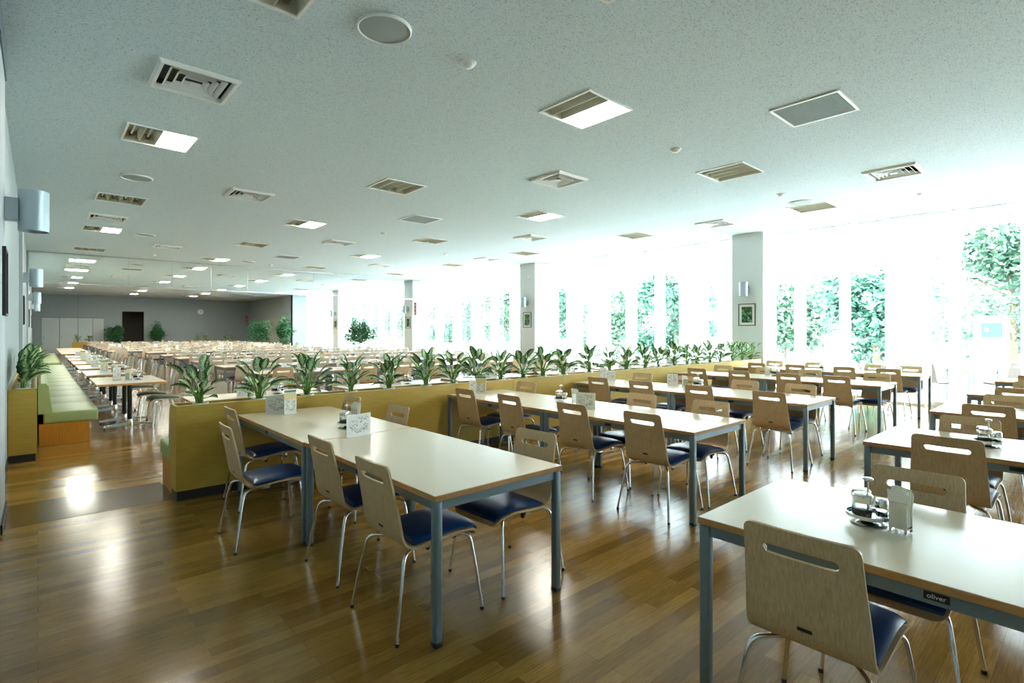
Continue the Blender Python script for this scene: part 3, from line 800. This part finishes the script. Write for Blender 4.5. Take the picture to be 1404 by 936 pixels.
PK = [plant_kit(11, 19), plant_kit(5, 17), plant_kit(23, 19, 1.03), plant_kit(31, 18, .95), plant_kit(47, 20)]
PX = [1.08, 1.57, 2.03, 2.50, 2.95, 3.44, 3.82, 4.22, 4.61, 5.02, 5.40, 5.84, 6.43, 6.95, 7.40, 7.95, 8.36, 8.90, 9.35, 9.75, 10.25, 10.68, 11.25, 11.70, 12.12]
for k, x in enumerate(PX):
    thing('potted_plant', (x, PY0+.125, PH+.001), rnd.uniform(0, 6.28), 'variegated leafy plant in white pot, %s along the planter wall from the aisle' % ORD[k+1], 'plant', 'variegated plants in the planter wall', PK[k % 5])
PKL = [plant_kit(61, 34, 1.02, .72, 1.55), plant_kit(67, 36, 1.06, .72, 1.55)]
for k, y in enumerate([8.12, 8.42, 8.75, 9.15, 10.2]):
    thing('potted_plant', (-.125, y, PH+.001), 0, 'bushy variegated plant in white pot at the left wall, %s behind the bench' % ORD[k+1], 'plant', 'variegated plants at the left wall', PKL[k % 2])
for k, (x, y) in enumerate([(1.75, 40.72), (2.3, 40.72), (8.0, 40.72), (8.5, 40.72), (9.7, 40.72), (10.2, 40.72)]):
    thing('potted_plant', (x, y, PH+.001), k*2.1, 'small dark leafy plant in the far planters, %s from the left' % ORD[k+1], 'plant', 'plants in the far planters', PK[k % 5])

# ------------------------------------------------------------------ benches
def bench(x0, y0, x1, y1, face, label, seams=None):
    """face: '+x' or '+y' = the way the sitter looks; box between the corners"""
    seams = seams or []
    m = MB(); mb = MB(); bs = MB()
    if face == '+x':
        w = x1-x0
        back = [(0, .40), (0, .765), (.03, .79), (.075, .785), (.10, .75), (.135, .45), (.14, .40)]
        m.prism([(x0+a, b) for a, b in back], y0, y1, axis='y')
        n = max(1, round((y1-y0)/1.0))
        for i in range(n):
            a, b = y0+(y1-y0)*i/n, y0+(y1-y0)*(i+1)/n
            mb.box(x0+.05, a+.001, .27, x1, b-.001, .42, bev=.022, seg=3)
        bs.box(x0+.01, y0+.01, 0, x1-.09, y1-.01, .272)
    else:
        back = [(0, .40), (0, .765), (.03, .79), (.075, .785), (.10, .75), (.135, .45), (.14, .40)]
        m.prism([(y0+a, b) for a, b in back], x0, x1, axis='x')
        n = max(1, round((x1-x0)/1.0))
        for i in range(n):
            a, b = x0+(x1-x0)*i/n, x0+(x1-x0)*(i+1)/n
            mb.box(a+.001, y0+.05, .27, b-.001, y1, .42, bev=.022, seg=3)
        bs.box(x0+.01, y0+.01, 0, x1-.01, y1-.09, .272)
    thing('bench', (0, 0, 0), 0, label, 'bench', None, [('backrest', m.mesh('bench_back', GREEN, sharp=30)), ('seat', mb.mesh('bench_seat', GREEN)), ('base', bs.mesh('bench_base', ORANGE), [], 'orange wood base')])
bench(0.0, 8.95, .60, 21.4, '+x', 'long pale green padded bench with orange base along the left wall')
bench(0.0, 23.0, .60, 33.0, '+x', 'further green padded bench beyond the glass screen at the left wall')
bench(.88, 5.502, 12.35, 6.10, '+y', 'green padded bench backing onto the planter wall, end showing at left')

# pedestal tables
def pedestal_kit(w, l, axis):
    """w across the foot bars, l along the pair of columns (local y)"""
    H = .70; m = MB(); m.box(-w/2, -l/2, H-.03, w/2, l/2, H, 1, bev=.003, seg=1); m.bm.normal_update()
    for f in m.bm.faces:
        if f.normal.z > .9: f.material_index = 0
    kit = [('tabletop', m.mesh('pedestal_top', TOPFAR, EDGE))]
    for s in (-1, 1):
        y = s*.335
        m = MB(); m.tube([(0, y, .09), (0, y, H-.03)], .03, 14); c = m.mesh('column', BLACK)
        m = MB()
        m.lathe([(.045, .03), (.045, .10), (.034, .13)], (0, y, 0), 16)
        for q in (-1, 1):
            m.rings([[(q*.03, y-.035, .045), (q*.03, y+.035, .045), (q*.03, y+.03, .095), (q*.03, y-.03, .095)], [(q*.315, y-.022, .022), (q*.315, y+.022, .022), (q*.315, y+.018, .048), (q*.315, y-.018, .048)]], smooth=False)
        fb = m.mesh('foot_bar', CHROME, sharp=40)
        m = MB()
        for q in (-1, 1): m.lathe([(.016, 0), (.016, .024)], (q*.30, y, 0), 10)
        kit.append(('column', c)); kit.append(('foot_bar', fb, [('glide', m.mesh('glide', BLACK))]))
    return kit
PT = pedestal_kit(.84, 1.5, 'y')
for k in range(6):
    y = 9.38+.75+2.08*k
    thing('bench_table', (1.03, y, 0), 0, 'narrow table on black columns and chrome feet, %s along the left bench' % ORD[k+1], 'table', 'pedestal tables along the left bench', PT)
    for q, dy in enumerate((-.38, .38)):
        thing('bench_chair', (1.43+rnd.uniform(0, .06), y+dy, 0), math.pi+jit(4), 'olive-seated wooden chair, %s at the %s table along left bench' % (['nearer', 'further'][q], ORD[k+1]), 'chair', 'olive chairs along the left bench', KB)
for k in range(4):
    y = 23.6+2.08*k
    thing('bench_table', (1.0, y, 0), 0, 'narrow table on black columns, %s along the bench beyond the glass screen' % ORD[k+1], 'table', 'pedestal tables beyond the glass screen', PT)
for k in range(6):
    x = 1.22+.75+1.78*k
    thing('bench_table', (x, 6.62, 0), math.pi/2, 'narrow pedestal table behind the planter wall, %s from the aisle' % ORD[k+1], 'table', 'pedestal tables behind the planter wall', PT)
    for q, dx in enumerate((-.37, .37)):
        thing('bench_chair', (x+dx, 7.10+rnd.uniform(0, .05), 0), -math.pi/2+jit(4), 'olive-seated wooden chair behind the planter wall, %s from the aisle' % ORD[2*k+q+1], 'chair', 'olive chairs behind the planter wall', KB)

# ------------------------------------------------------------------ things on the tables
def cruet_kit():
    kit = []
    m = MB(); m.lathe([(.055, .0), (.062, .004), (.05, .010), (.02, .014), (.02, .022), (.068, .024), (.075, .026), (.076, .040), (.072, .040), (.070, .030), (.0, .029)], n=36, cap=False); kit.append(('tray', m.mesh('tray', CHROME)))
    m = MB(); m.tube([(0, 0, .028), (0, 0, .165)], .004, 8); m.lathe([(.012, .163), (.019, .168), (.019, .173), (.010, .177)], n=16); kit.append(('handle', m.mesh('handle', CHROME)))
    for k, (x, y, r) in enumerate(((-.034, .020, .032), (.034, .020, .032), (.002, -.045, .021))):
        h = .088 if k < 2 else .066
        m = MB(); m.lathe([(r*.96, .031), (r, .036), (r, h), (r*.9, h+.006)], (x, y, 0), 24, cap=False); g = m.mesh('jar', JAR)
        m = MB(); m.lathe([(r*.93, .033), (r*.93, .033+(.030 if k == 0 else .020))], (x, y, 0), 20); c = m.mesh('sauce', SOY if k < 2 else CHROME)
        m = MB(); m.lathe([(r*1.06, h), (r*1.08, h+.004), (r*1.08, h+.026), (r*.9, h+.032), (.002, h+.034)], (x, y, 0), 24, cap=False); l = m.mesh('lid', CHROME)
        kit.append(('jar', g, [('sauce', c), ('lid', l)]))
    return kit
def napkin_kit(seed=3):
    r = random.Random(seed); kit = []
    m = MB(); t = .002
    for y in (-.025, .025): m.box(-.029, y-.001, .016, .029, y+.001, .112 if y < 0 else .122)
    m.box(-.029, -.024, .014, .029, .024, .016)
    for x in (-1, 1):
        m.box(min(x*.029, x*.020), -.038, 0, max(x*.029, x*.020), .038, .003)
        for y in (-.025, .025): m.box(min(x*.029, x*.020), y-.001, .003, max(x*.029, x*.020), y+.001, .016)
    kit.append(('holder', m.mesh('holder', STEEL)))
    m = MB()
    for i in range(11):
        y = -.02+.04*i/10; z = .150+r.uniform(-.014, .014); x0 = -.026; x1 = .026; dy = (i-5)*.0006+r.uniform(-.0015, .0015); e0 = r.uniform(-.012, .004); e1 = r.uniform(-.004, .012)
        m.rings([[(x0, y-.0012, .02), (x1, y-.0012, .02), (x1, y+.0012, .02), (x0, y+.0012, .02)], [(x0+e0, y+dy-.0012, z), (x1+e1, y+dy-.0012, z-.008), (x1+e1, y+dy+.0012, z-.008), (x0+e0, y+dy+.0012, z)]], smooth=False)
    kit.append(('napkins', m.mesh('napkins', mat('cream_napkin', (.88, .85, .74), .8))))
    return kit
def card_kit(w, h, mt, tan=False):
    """upright stand; print faces -x and +x; local: plane in y-z, base along x"""
    kit = []
    for s in (-1, 1):
        m = MB(); x = s*.0016; ys = (w/2, -w/2) if s < 0 else (-w/2, w/2)
        m.face([(x-.004*0, ys[0], .006), (x, ys[1], .006), (x, ys[1], h-.003), (x, ys[0], h-.003)], uv=[(0, 0), (1, 0), (1, 1), (0, 1)])
        kit.append(('printed_sheet', m.mesh('printed_sheet', mt, sharp=0, normals=False)))
    m = MB(); m.box(-.0035, -w/2-.003, 0, -.0022, w/2+.003, h) if False else None
    m.box(-.0014, -w/2-.003, 0, .0014, w/2+.003, h, bev=.001, seg=1); m.box(-.028, -w/2-.003, 0, .028, w/2+.003, .003)
    kit.append(('stand', m.mesh('card_stand', BROWNCARD if tan else WHITEPL)))
    return kit
CK = cruet_kit(); NK = [napkin_kit(3), napkin_kit(8)]
CW = card_kit(.205, .155, CARD); CW2 = card_kit(.14, .15, CARD2); CG = card_kit(.115, .22, CARDG); CT = card_kit(.10, .20, CARD2, True)
def one(kit, name):
    """a kit merged into one small mesh, for copies too small in the picture to show parts"""
    mats, bm = [], MB()
    def add(me):
        n0 = len(bm.bm.faces); bm.bm.from_mesh(me); bm.bm.faces.ensure_lookup_table()
        idx = []
        for q in me.materials:
            if q not in mats: mats.append(q)
            idx.append(mats.index(q))
        for f in bm.bm.faces[n0:]: f.material_index = idx[f.material_index]
    for p in kit:
        add(p[1])
        for s in (p[2] if len(p) > 2 else []) or []: add(s[1])
    return bm.mesh(name, *mats, sharp=40, normals=False)
FC, FN = one(CK, 'small_cruet'), one(NK[0], 'small_napkins')
FCARDS = [one(CW, 'small_card'), one(CW2, 'small_card_b'), one(CG, 'small_card_c'), one(CT, 'small_card_d')]
TZ = .70
def put(kind, kit, px=None, xy=None, rz=0, label='', group=None, z=TZ):
    x, y = xy if xy else at(px[0], px[1], z)
    name, cat = {'cruet': ('cruet_set', 'cruet set'), 'napkin': ('napkin_holder', 'napkin holder'), 'card': ('menu_stand', 'menu stand')}[kind]
    return thing(name, (x, y, z+.0005), rz, label, cat, group, kit)
FACE = math.atan2(-SN, -CS)
# nearest right-hand table
put('cruet', CK, (1190, 716), rz=R(20), label='chrome cruet tray with soy sauce jars on the nearest right-hand table', group='cruet sets')
put('napkin', NK[0], (1235, 728), rz=R(-98), label='steel napkin holder with cream napkins on the nearest right-hand table', group='napkin holders')
put('card', CW, (492, 597), rz=R(-78), label='white cartoon menu stand in the middle of the first dining row', group='menu stands')
put('cruet', CK, (476, 585.5), rz=1, label='chrome cruet set behind the white menu stand of the first row', group='cruet sets')
put('napkin', NK[1], (488, 578), rz=R(-60), label='white napkin holder behind the menu stand of the first row', group='napkin holders')
put('card', CW, (380, 565.8), rz=R(50), label='wide white notice stand at planter end of the first row', group='menu stands')
put('card', CG, (398, 567), rz=R(-78), label='tall green-headed card at planter end of the first row', group='menu stands')
put('card', CW2, (651.5, 539), rz=R(56), label='white notice stand at planter end of the second row', group='menu stands')
put('card', CG, (659.5, 540.5), rz=R(42), label='tall green-headed card at planter end of the second row', group='menu stands')
put('cruet', CK, (769, 551), rz=.6, label='chrome cruet set in the middle of the second row', group='cruet sets')
put('napkin', NK[0], (788, 554), rz=R(-40), label='napkin holder beside the cruet set of the second row', group='napkin holders')
put('card', CW, (803, 560), rz=R(12), label='square cartoon menu stand beside the second row napkins', group='menu stands')
put('card', CT, (827, 522.5), rz=R(45), label='tan card stand at planter end of the third row', group='menu stands')
put('card', CW2, (837, 521.8), rz=R(20), label='white notice stand at planter end of the third row', group='menu stands')
put('card', CW2, (922, 527), rz=R(42), label='white notice stand in the middle of the third row', group='menu stands')
put('napkin', NK[1], (939, 531), rz=R(-40), label='napkin holder in the middle of the third row', group='napkin holders')
put('cruet', CK, (957, 530), rz=.3, label='chrome cruet set in the middle of the third row', group='cruet sets')
put('card', CW2, (952, 503), rz=R(40), label='white notice stand at planter end of the fourth row', group='menu stands')
put('cruet', CK, (1063, 515), rz=.3, label='chrome cruet set in the middle of the fourth row', group='cruet sets')
put('napkin', NK[0], (1052, 515.5), rz=R(-40), label='napkin holder in the middle of the fourth row', group='napkin holders')
put('cruet', CK, xy=(11.25, 3.60), rz=.3, label='chrome cruet set at the middle of the fifth row', group='cruet sets')
put('cruet', CK, xy=(11.55, 2.48), rz=.3, label='chrome cruet set at open end of the fifth row', group='cruet sets')
put('napkin', NK[1], xy=(11.50, 2.68), rz=R(-40), label='napkin holder at open end of the fifth row', group='napkin holders')
put('cruet', CK, (1408, 583), xy=(4.62, .50), rz=.3, label='chrome cruet set on the second right-hand table', group='cruet sets')
put('cruet', CK, xy=(11.1, .70), rz=.3, label='chrome cruet set on the fifth right-hand table', group='cruet sets')
# pedestal tables
for k in range(6):
    y = 9.38+.75+2.08*k
    put('napkin', NK[k % 2], xy=(1.03, y-.20), rz=R(-40), label='napkin holder on the %s table along the left bench' % ORD[k+1], group='napkin holders')
    put('cruet', CK if k < 2 else FC, xy=(1.16, y-.12), rz=k, label='cruet set on the %s table along the left bench' % ORD[k+1], group='cruet sets')
    put('card', [CT, CG, CW2][k % 3], xy=(.90, y-.05), rz=R(-75), label='upright menu card on the %s table along the left bench' % ORD[k+1], group='menu stands')
for k in range(6):
    x = 1.22+.75+1.78*k
    put('card', [CG, CW2][k % 2], xy=(x-.02, 6.60), rz=math.atan2(6.6, x)+R(14), label='upright card on the %s table behind the planter wall' % ORD[k+1], group='menu stands')
    put('card', CW2, xy=(x-.22, 6.55), rz=math.atan2(6.6, x)-R(18), label='small notice stand on the %s table behind the planter wall' % ORD[k+1], group='menu stands')
    put('cruet', FC, xy=(x+.18, 6.62), rz=k, label='cruet set on the %s table behind the planter wall' % ORD[k+1], group='cruet sets')

# ------------------------------------------------------------------ far hall: rows of tables running across
def far_table(l, w):
    m = MB(); H = .70
    m.box(-l/2, -w/2, H-.028, l/2, w/2, H, 1); m.bm.normal_update(); m.bm.faces.ensure_lookup_table()
    for f in m.bm.faces:
        if f.normal.z > .9: f.material_index = 0
    for s in (-1, 1):
        m.box(-l/2+.02, min(s*(w/2-.02), s*(w/2-.042)), H-.075, l/2-.02, max(s*(w/2-.02), s*(w/2-.042)), H-.029, 2)
        m.box(min(s*(l/2-.02), s*(l/2-.042)), -w/2+.042, H-.075, max(s*(l/2-.02), s*(l/2-.042)), w/2-.042, H-.029, 2)
        for q in (-1, 1): m.box(s*(l/2-.025)-.021, q*(w/2-.025)-.021, 0, s*(l/2-.025)+.021, q*(w/2-.025)+.021, H-.029, 2)
    return m.mesh('far_table', TOPFAR, EDGE, GREY)
FTK = table_kit(.85, 1.58, 1, TOPFAR, False)
FT = far_table(1.58, .85)
rows = [(9.83+2.35*k, 2.87, 5, True) for k in range(5)] + [(22.3+2.35*k, 1.95 if k else 2.87, 4 if k == 0 else 5, False) for k in range(8)]
nfar = 0
for r, (y, xs0, nt, mid) in enumerate(rows):
    cn = cf = 0
    for t in range(nt):
        xc = xs0+.80+1.60*t
        lb = 'pale dining table, %s from left in the %s row beyond the planter wall' % (ORD[t+1], ORD[r+1])
        if mid and r < 3: thing('dining_table', (xc, y+.425, 0), math.pi/2, lb, 'table', 'dining tables beyond the planter wall', FTK)
        else: thing('dining_table', (xc, y+.425, 0), 0, lb, 'table', 'dining tables beyond the planter wall', FT)
        for q, dx in enumerate((-.40, .40)):
            for side in (0, 1):
                keep = .93 if r < 5 else .74
                if rnd.random() > keep: continue
                if side == 0: cn += 1; n = cn
                else: cf += 1; n = cf
                nfar += 1
                o = (xc+dx+rnd.uniform(-.03, .03), (y+.15-rnd.uniform(0, .03)) if side == 0 else (y+.70+rnd.uniform(0, .03)), 0)
                lb = 'pale wooden chair, %s from left, %s side of %s row beyond the planter wall' % (ORD[n], ['near', 'far'][side], ORD[r+1])
                thing('dining_chair', o, (math.pi/2 if side == 0 else -math.pi/2)+jit(3), lb, 'chair', 'pale chairs beyond the planter wall', KA1 if r == 0 and side == 0 else FARA)
        on = 'on the %s table of the %s row beyond the planter wall' % (ORD[t+1], ORD[r+1])
        put('card', FCARDS[(t+r) % 4], xy=(xc-.18+rnd.uniform(-.06, .06), y+.42), rz=math.atan2(y, xc)+jit(28), label='menu card '+on, group='menu stands')
        if (t+r) % 2 == 0 or r < 5: put('cruet', FC, xy=(xc+.16, y+.45), rz=t, label='cruet set '+on, group='cruet sets')
        if (t+r) % 3 != 1: put('napkin', FN, xy=(xc+.34, y+.38), rz=R(-45), label='napkin holder '+on, group='napkin holders')
print('far chairs', nfar)

# ------------------------------------------------------------------ wall things
def sconce_kit():
    """mounted on a wall at local x=0, sticks out to +x"""
    m = MB(); m.box(0, -.05, -.09, .085, .05, .09, bev=.004, seg=1); a = m.mesh('bracket', ALU)
    m = MB(); c = (.175, 0, 0)
    m.lathe([(.095, -.165), (.098, -.163), (.098, .163), (.095, .165), (.091, .163), (.091, -.163)], c, 32, cap=False); b = m.mesh('shade', ALU)
    m = MB(); m.lathe([(.09, -.02), (.09, .02)], c, 24); d = m.mesh('lamp_holder', WHITEPL)
    return [('bracket', a), ('shade', b, [('lamp_holder', d)])]
SK = sconce_kit()
def picture_kit(w, h):
    m = MB(); t = .018
    for s in (-1, 1):
        m.box(0, min(s*w/2, s*(w/2-t)), -h/2, .022, max(s*w/2, s*(w/2-t)), h/2); m.box(0, -w/2+t, min(s*h/2, s*(h/2-t)), .022, w/2-t, max(s*h/2, s*(h/2-t)))
    a = m.mesh('picture_frame', DARKFRAME)
    m = MB(); m.box(.001, -w/2+t, -h/2+t, .010, w/2-t, h/2-t); b = m.mesh('picture_mount', PAPER)
    m = MB(); q = .075; m.box(.010, -w/2+q, -h/2+q, .0115, w/2-q, h/2-q); c = m.mesh('picture_print', PHOTO)
    return [('frame', a), ('mount', b, [('print', c)])]
PCK = picture_kit(.40, .52)
PYS = [5.60, 13.12, 20.92, 28.77]
wn = ['nearest', 'second', 'third', 'fourth']
for k, y in enumerate(PYS):
    thing('wall_sconce', (XL+.05, y+.25*(k == 0), 2.43), 0, 'grey cylinder sconce on the left wall, %s from the camera' % wn[k], 'wall lamp', 'cylinder sconces on the left wall', SK)
    p = thing('framed_picture', (XL+.05, y+.1*(k == 0), 1.83), 0, 'dark framed picture on the left wall, %s from the camera' % wn[k], 'picture', 'framed pictures on the left wall', PCK)
    thing('wall_sconce', (X1, y, 2.43), math.pi, 'grey cylinder sconce on the %s window pillar from the right' % ORD[k+1], 'wall lamp', 'cylinder sconces on the window pillars', SK)
    thing('framed_picture', (X1, y, 1.84), math.pi, 'dark framed green nature picture on the %s window pillar from the right' % ORD[k+1], 'picture', 'framed pictures on the window pillars', PCK)
m = MB(); m.lathe([(.07, 0), (.07, .03), (.05, .06), (.01, .08)], n=24)
o = thing('wall_sensor', (X1, 13.05, 3.28), 0, 'small white dome sensor high on the second window pillar', 'sensor', None, m.mesh('dome_sensor', WHITE)); o.rotation_euler = (0, R(-90), 0)
# clock on the far wall
m = MB(); m.lathe([(.19, 0), (.19, .03), (.175, .04), (.17, .03)], n=32, cap=False); a = m.mesh('clock_rim', WHITEPL)
m = MB(); m.lathe([(.172, .0), (.172, .028)], n=32); b = m.mesh('clock_face', mat('clock_face', (.80, .83, .85), .4))
m = MB(); m.box(-.006, -.01, .029, .006, .10, .032); m.box(-.005, -.005, .032, .13, .005, .035); c = m.mesh('clock_hands', BLACK)
o = thing('wall_clock', (8.77, YB, 2.85), 0, 'round white clock on the grey far wall', 'clock', None, [('rim', a), ('face', b, [('hands', c)])]); o.rotation_euler = (R(90), 0, 0)
# red equipment signs
m = MB(); m.box(-.02, -.09, -.28, 0, .09, .28, bev=.004, seg=1); a = m.mesh('red_sign_box', REDSIGN)
m = MB()
for z in (-.17, 0, .17): m.box(-.022, -.05, z-.05, -.020, .05, z-.035); m.box(-.022, -.05, z+.02, -.020, .05, z+.035); m.box(-.022, -.008, z-.05, -.020, .008, z+.05)
b = m.mesh('sign_marks', WHITEPL)
thing('fire_sign', (X1+.05, 20.40, 2.45), 0, 'narrow red sign with white characters beside the third window pillar', 'sign', None, [('sign_box', a), ('white_marks', b)])
o = thing('fire_sign', (11.85, YB-.02, 2.35), 0, 'narrow red sign with white characters in the far right corner', 'sign', None, [('sign_box', a), ('white_marks', b)]); o.rotation_euler = (0, 0, R(90))
# notice on the white door
m = MB(); m.box(1.2, YB-.0375, 1.45, 1.72, YB-.0355, 1.68); tag(obj('door_notice', m.mesh('door_notice', mat('notice_paper', (.62, .68, .74), .6))), 'pale notice sheet on the white door at the far end', 'notice')

# ------------------------------------------------------------------ ficus trees
def leaf_cloud(center, rad, n, size, seed, mt, name, flat=1.0):
    r = random.Random(seed); m = MB()
    for i in range(n):
        while True:
            p = Vector((r.uniform(-1, 1), r.uniform(-1, 1), r.uniform(-1, 1)))
            if .25 < p.length < 1: break
        p = p*(.75+.25*r.random())
        lump = 1+.22*math.sin(5*p.x+seed)+.18*math.sin(6*p.y+2*seed)+.15*math.sin(7*p.z+seed)
        q = Vector(center)+Vector((p.x*rad[0], p.y*rad[1], p.z*rad[2]))*lump
        a = Vector((r.uniform(-1, 1), r.uniform(-1, 1), r.uniform(-.8, .3))).normalized(); b = a.cross(Vector((r.uniform(-1, 1), r.uniform(-1, 1), r.uniform(-1, 1)))).normalized()
        s = size*r.uniform(.7, 1.3)
        m.face([q, q+a*s*.5+b*s*.24, q+a*s, q+a*s*.5-b*s*.24])
    return m.mesh(name, mt, sharp=0, normals=False)
def ficus(x, y, top, w, h, label, seed, group):
    m = MB(); m.lathe([(.13, 0), (.17, .02), (.20, .30), (.205, .32), (.19, .32), (.18, .28)], n=24); pot = m.mesh('ficus_pot', POT)
    m = MB(); m.lathe([(.185, .28), (.001, .285)], n=20, cap=False); soil = m.mesh('ficus_soil', SOIL)
    m = MB(); r = random.Random(seed); cz = top-h/2
    for i in range(3):
        a = r.uniform(0, 6.28)
        m.tube(curve_pts([(.03*math.cos(a), .03*math.sin(a), .27), (.05*math.cos(a+1), .05*math.sin(a+1), .27+(cz-.27)*.55), (.16*math.cos(a), .16*math.sin(a), cz), (w*.3*math.cos(a+.5), w*.3*math.sin(a+.5), top-.2)], .2, 3), .014, 7)
    tr = m.mesh('ficus_trunk', BARK)
    le = leaf_cloud((0, 0, cz), (w/2, w/2, h/2), 2600, .11, seed, FICUS, 'ficus_leaves')
    return thing('ficus_tree', (x, y, 0), 0, label, 'plant', group, [('pot', pot, [('soil', soil)]), ('trunk', tr), ('foliage', le)])
ficus(10.95, 22.55, 1.98, 1.4, 1.2, 'potted ficus standing before the windows left of the third pillar', 3, 'ficus trees')
ficus(9.85, 33.6, 2.25, 1.2, 1.5, 'left of two potted ficus trees before the far right wall', 5, 'ficus trees')
ficus(11.25, 33.5, 2.3, 1.2, 1.6, 'right of two potted ficus trees before the far right wall', 8, 'ficus trees')
ficus(3.72, YB-.75, 1.95, .95, 1.35, 'potted ficus just left of the dark doorway', 12, 'ficus trees')
ficus(6.03, YB-.75, 1.95, .95, 1.35, 'potted ficus just right of the dark doorway', 14, 'ficus trees')

# ------------------------------------------------------------------ outside
def tree(x, y, hgt, w, seed, label, mt):
    r = random.Random(seed)
    m = MB(); m.tube([(0, 0, -.02), (.1, .05, hgt*.3), (0, .1, hgt*.6), (.1, 0, hgt*.85)], [.13, .10, .07, .03], 8)
    for i in range(6):
        a = r.uniform(0, 6.28); z = hgt*r.uniform(.25, .6)
        m.tube([(.05, .05, z), (w*.25*math.cos(a), w*.25*math.sin(a), z+.5), (w*.42*math.cos(a), w*.42*math.sin(a), z+.9)], [.045, .03, .015], 6)
    tr = m.mesh('tree_trunk', BARK)
    mm = MB()
    for i in range(11):
        a = r.uniform(0, 6.28); q = r.uniform(.1, .33)*w
        c = (q*math.cos(a), q*math.sin(a), hgt*r.uniform(.20, .86)); s = r.uniform(.22, .36)
        me = leaf_cloud(c, (w*s, w*s, hgt*.17), 520, .25, seed*10+i, mt, 't'); mm.bm.from_mesh(me); bpy.data.meshes.remove(me)
    le = mm.mesh('tree_crown', mt, sharp=0, normals=False)
    thing('garden_tree', (x, y, 0), 0, label, 'tree', 'trees outside the windows', [('trunk', tr), ('crown', le)])
tp = [(21.3, -1.2, 5.8, 4.2, 'at the right edge'), (24.5, 2.0, 5.3, 4.4, 'second from the right'), (21.5, 5.2, 3.6, 3.4, 'third from the right'), (24, 9.2, 4.3, 4.2, 'fourth from the right'), (22, 13.2, 4.1, 4.0, 'fifth from the right'),
      (24, 17.3, 4.3, 4.4, 'sixth from the right'), (22.5, 21.8, 4.2, 3.8, 'seventh from the right'), (24, 27.4, 4.4, 4.0, 'eighth from the right'), (23, 33, 4.5, 5, 'ninth from the right'), (23, 39.5, 4.6, 5, 'tenth from the right'), (23.5, 47, 4.9, 5.4, 'eleventh from the right'), (24, 56, 5.2, 6, 'last toward the far end')]
bp = [(30.5, -3.5), (33, 2.2), (31, 7.5), (29.5, 12.2), (31, 17.2), (29.5, 22.2), (31, 28), (30, 34), (31, 41), (30, 49), (31, 58), (30, 68)]
for k, (x, y) in enumerate(bp): tp.append((x, y, 4.2+.4*(k % 3), 4.4, 'in the rear line, %s from the right' % ORD[k+1]))
for k, (x, y, h, w, lb) in enumerate(tp): tree(x, y, h, w, 20+k, 'pale green leafy tree outside the windows, %s' % lb, TREE1 if k % 2 == 0 else TREE2)
mm = MB(); r = random.Random(4)
for i in range(60):
    y = -6+i*1.15
    me = leaf_cloud((19.0+.3*math.sin(i), y, .45), (.55, .75, .48), 190, .13, i, TREE2, 't'); mm.bm.from_mesh(me); bpy.data.meshes.remove(me)
o = obj('garden_hedge', mm.mesh('hedge', TREE2, sharp=0, normals=False)); tag(o, 'long low clipped hedge outside the windows', 'hedge'); o['kind'] = 'stuff'
# sign board on the lawn by the right edge
sx, sy = 17.6, 1.85
m = MB(); m.box(-.05, -.32, 0, .05, .32, 1.85, bev=.02); a = m.mesh('sign_slab', mat('white_sign', (.80, .82, .84), .4))
m = MB(); m.box(-.062, -.2, 1.32, -.05, .2, 1.68, bev=.004, seg=1); b = m.mesh('sign_panel', mat('blue_grey_panel', (.025, .05, .08), .4))
m = MB(); m.box(-.066, .05, 1.46, -.062, .14, 1.56); c = m.mesh('sign_mark', mat('sign_mark', (.08, .20, .28), .4))
thing('sign_board', (sx, sy, -.02), R(8), 'white sign board outside under the tree at the right edge', 'sign', None, [('slab', a), ('panel', b, [('mark', c)])])
# terrace set just outside the glass
thing('terrace_table', (14.25, 1.80, -.02), R(-42), 'pale cafe table on the terrace outside the right window', 'table', None, table_kit(.62, .62, 1, mat('white_top', (.75, .75, .73), .4), False))
KT = chair_kit(CS_, SLOT, mat('tan_pad', (.10, .07, .05), .5), False, 1, mat('tan_terrace_wood', (.085, .055, .035), .5))
thing('terrace_chair', (13.80, 2.22, -.02), R(-42), 'tan slot-back chair left of the terrace table outside', 'chair', 'terrace chairs', KT)
thing('terrace_chair', (14.68, 1.40, -.02), R(128), 'tan slot-back chair right of the terrace table outside', 'chair', 'terrace chairs', KT)

# ------------------------------------------------------------------ light
w = bpy.data.worlds.new('sky'); S.world = w; w.use_nodes = True
bg = w.node_tree.nodes['Background']; bg.inputs['Color'].default_value = (.80, .94, 1.0, 1); bg.inputs['Strength'].default_value = 5.4
for k, (a, b) in enumerate(BAYS):
    ld = bpy.data.lights.new('window_portal', 'AREA'); ld.shape = 'RECTANGLE'; ld.size = CZ; ld.size_y = b-a
    ld.cycles.is_portal = True
    lo = bpy.data.objects.new('window_portal', ld); COL.objects.link(lo); lo.location = (XW+.12, (a+b)/2, CZ/2); lo.rotation_euler = (0, R(90), 0)
sl = bpy.data.lights.new('sun', 'SUN'); sl.energy = 16; sl.angle = R(1); sl.color = (1, .96, .88)
so_ = bpy.data.objects.new('sun', sl); COL.objects.link(so_); so_.rotation_euler = (0, R(-40), R(-12))
S.view_settings.view_transform = 'Standard'; S.view_settings.look = 'None'; S.view_settings.gamma = 1
S.view_settings.use_curve_mapping = False
S.view_settings.exposure = 1.75
S.cycles.use_denoising = True
S.cycles.max_bounces = 9; S.cycles.diffuse_bounces = 5; S.cycles.glossy_bounces = 4; S.cycles.transparent_max_bounces = 12; S.cycles.transmission_bounces = 6
S.cycles.sample_clamp_indirect = 25; S.cycles.caustics_reflective = False; S.cycles.caustics_refractive = False
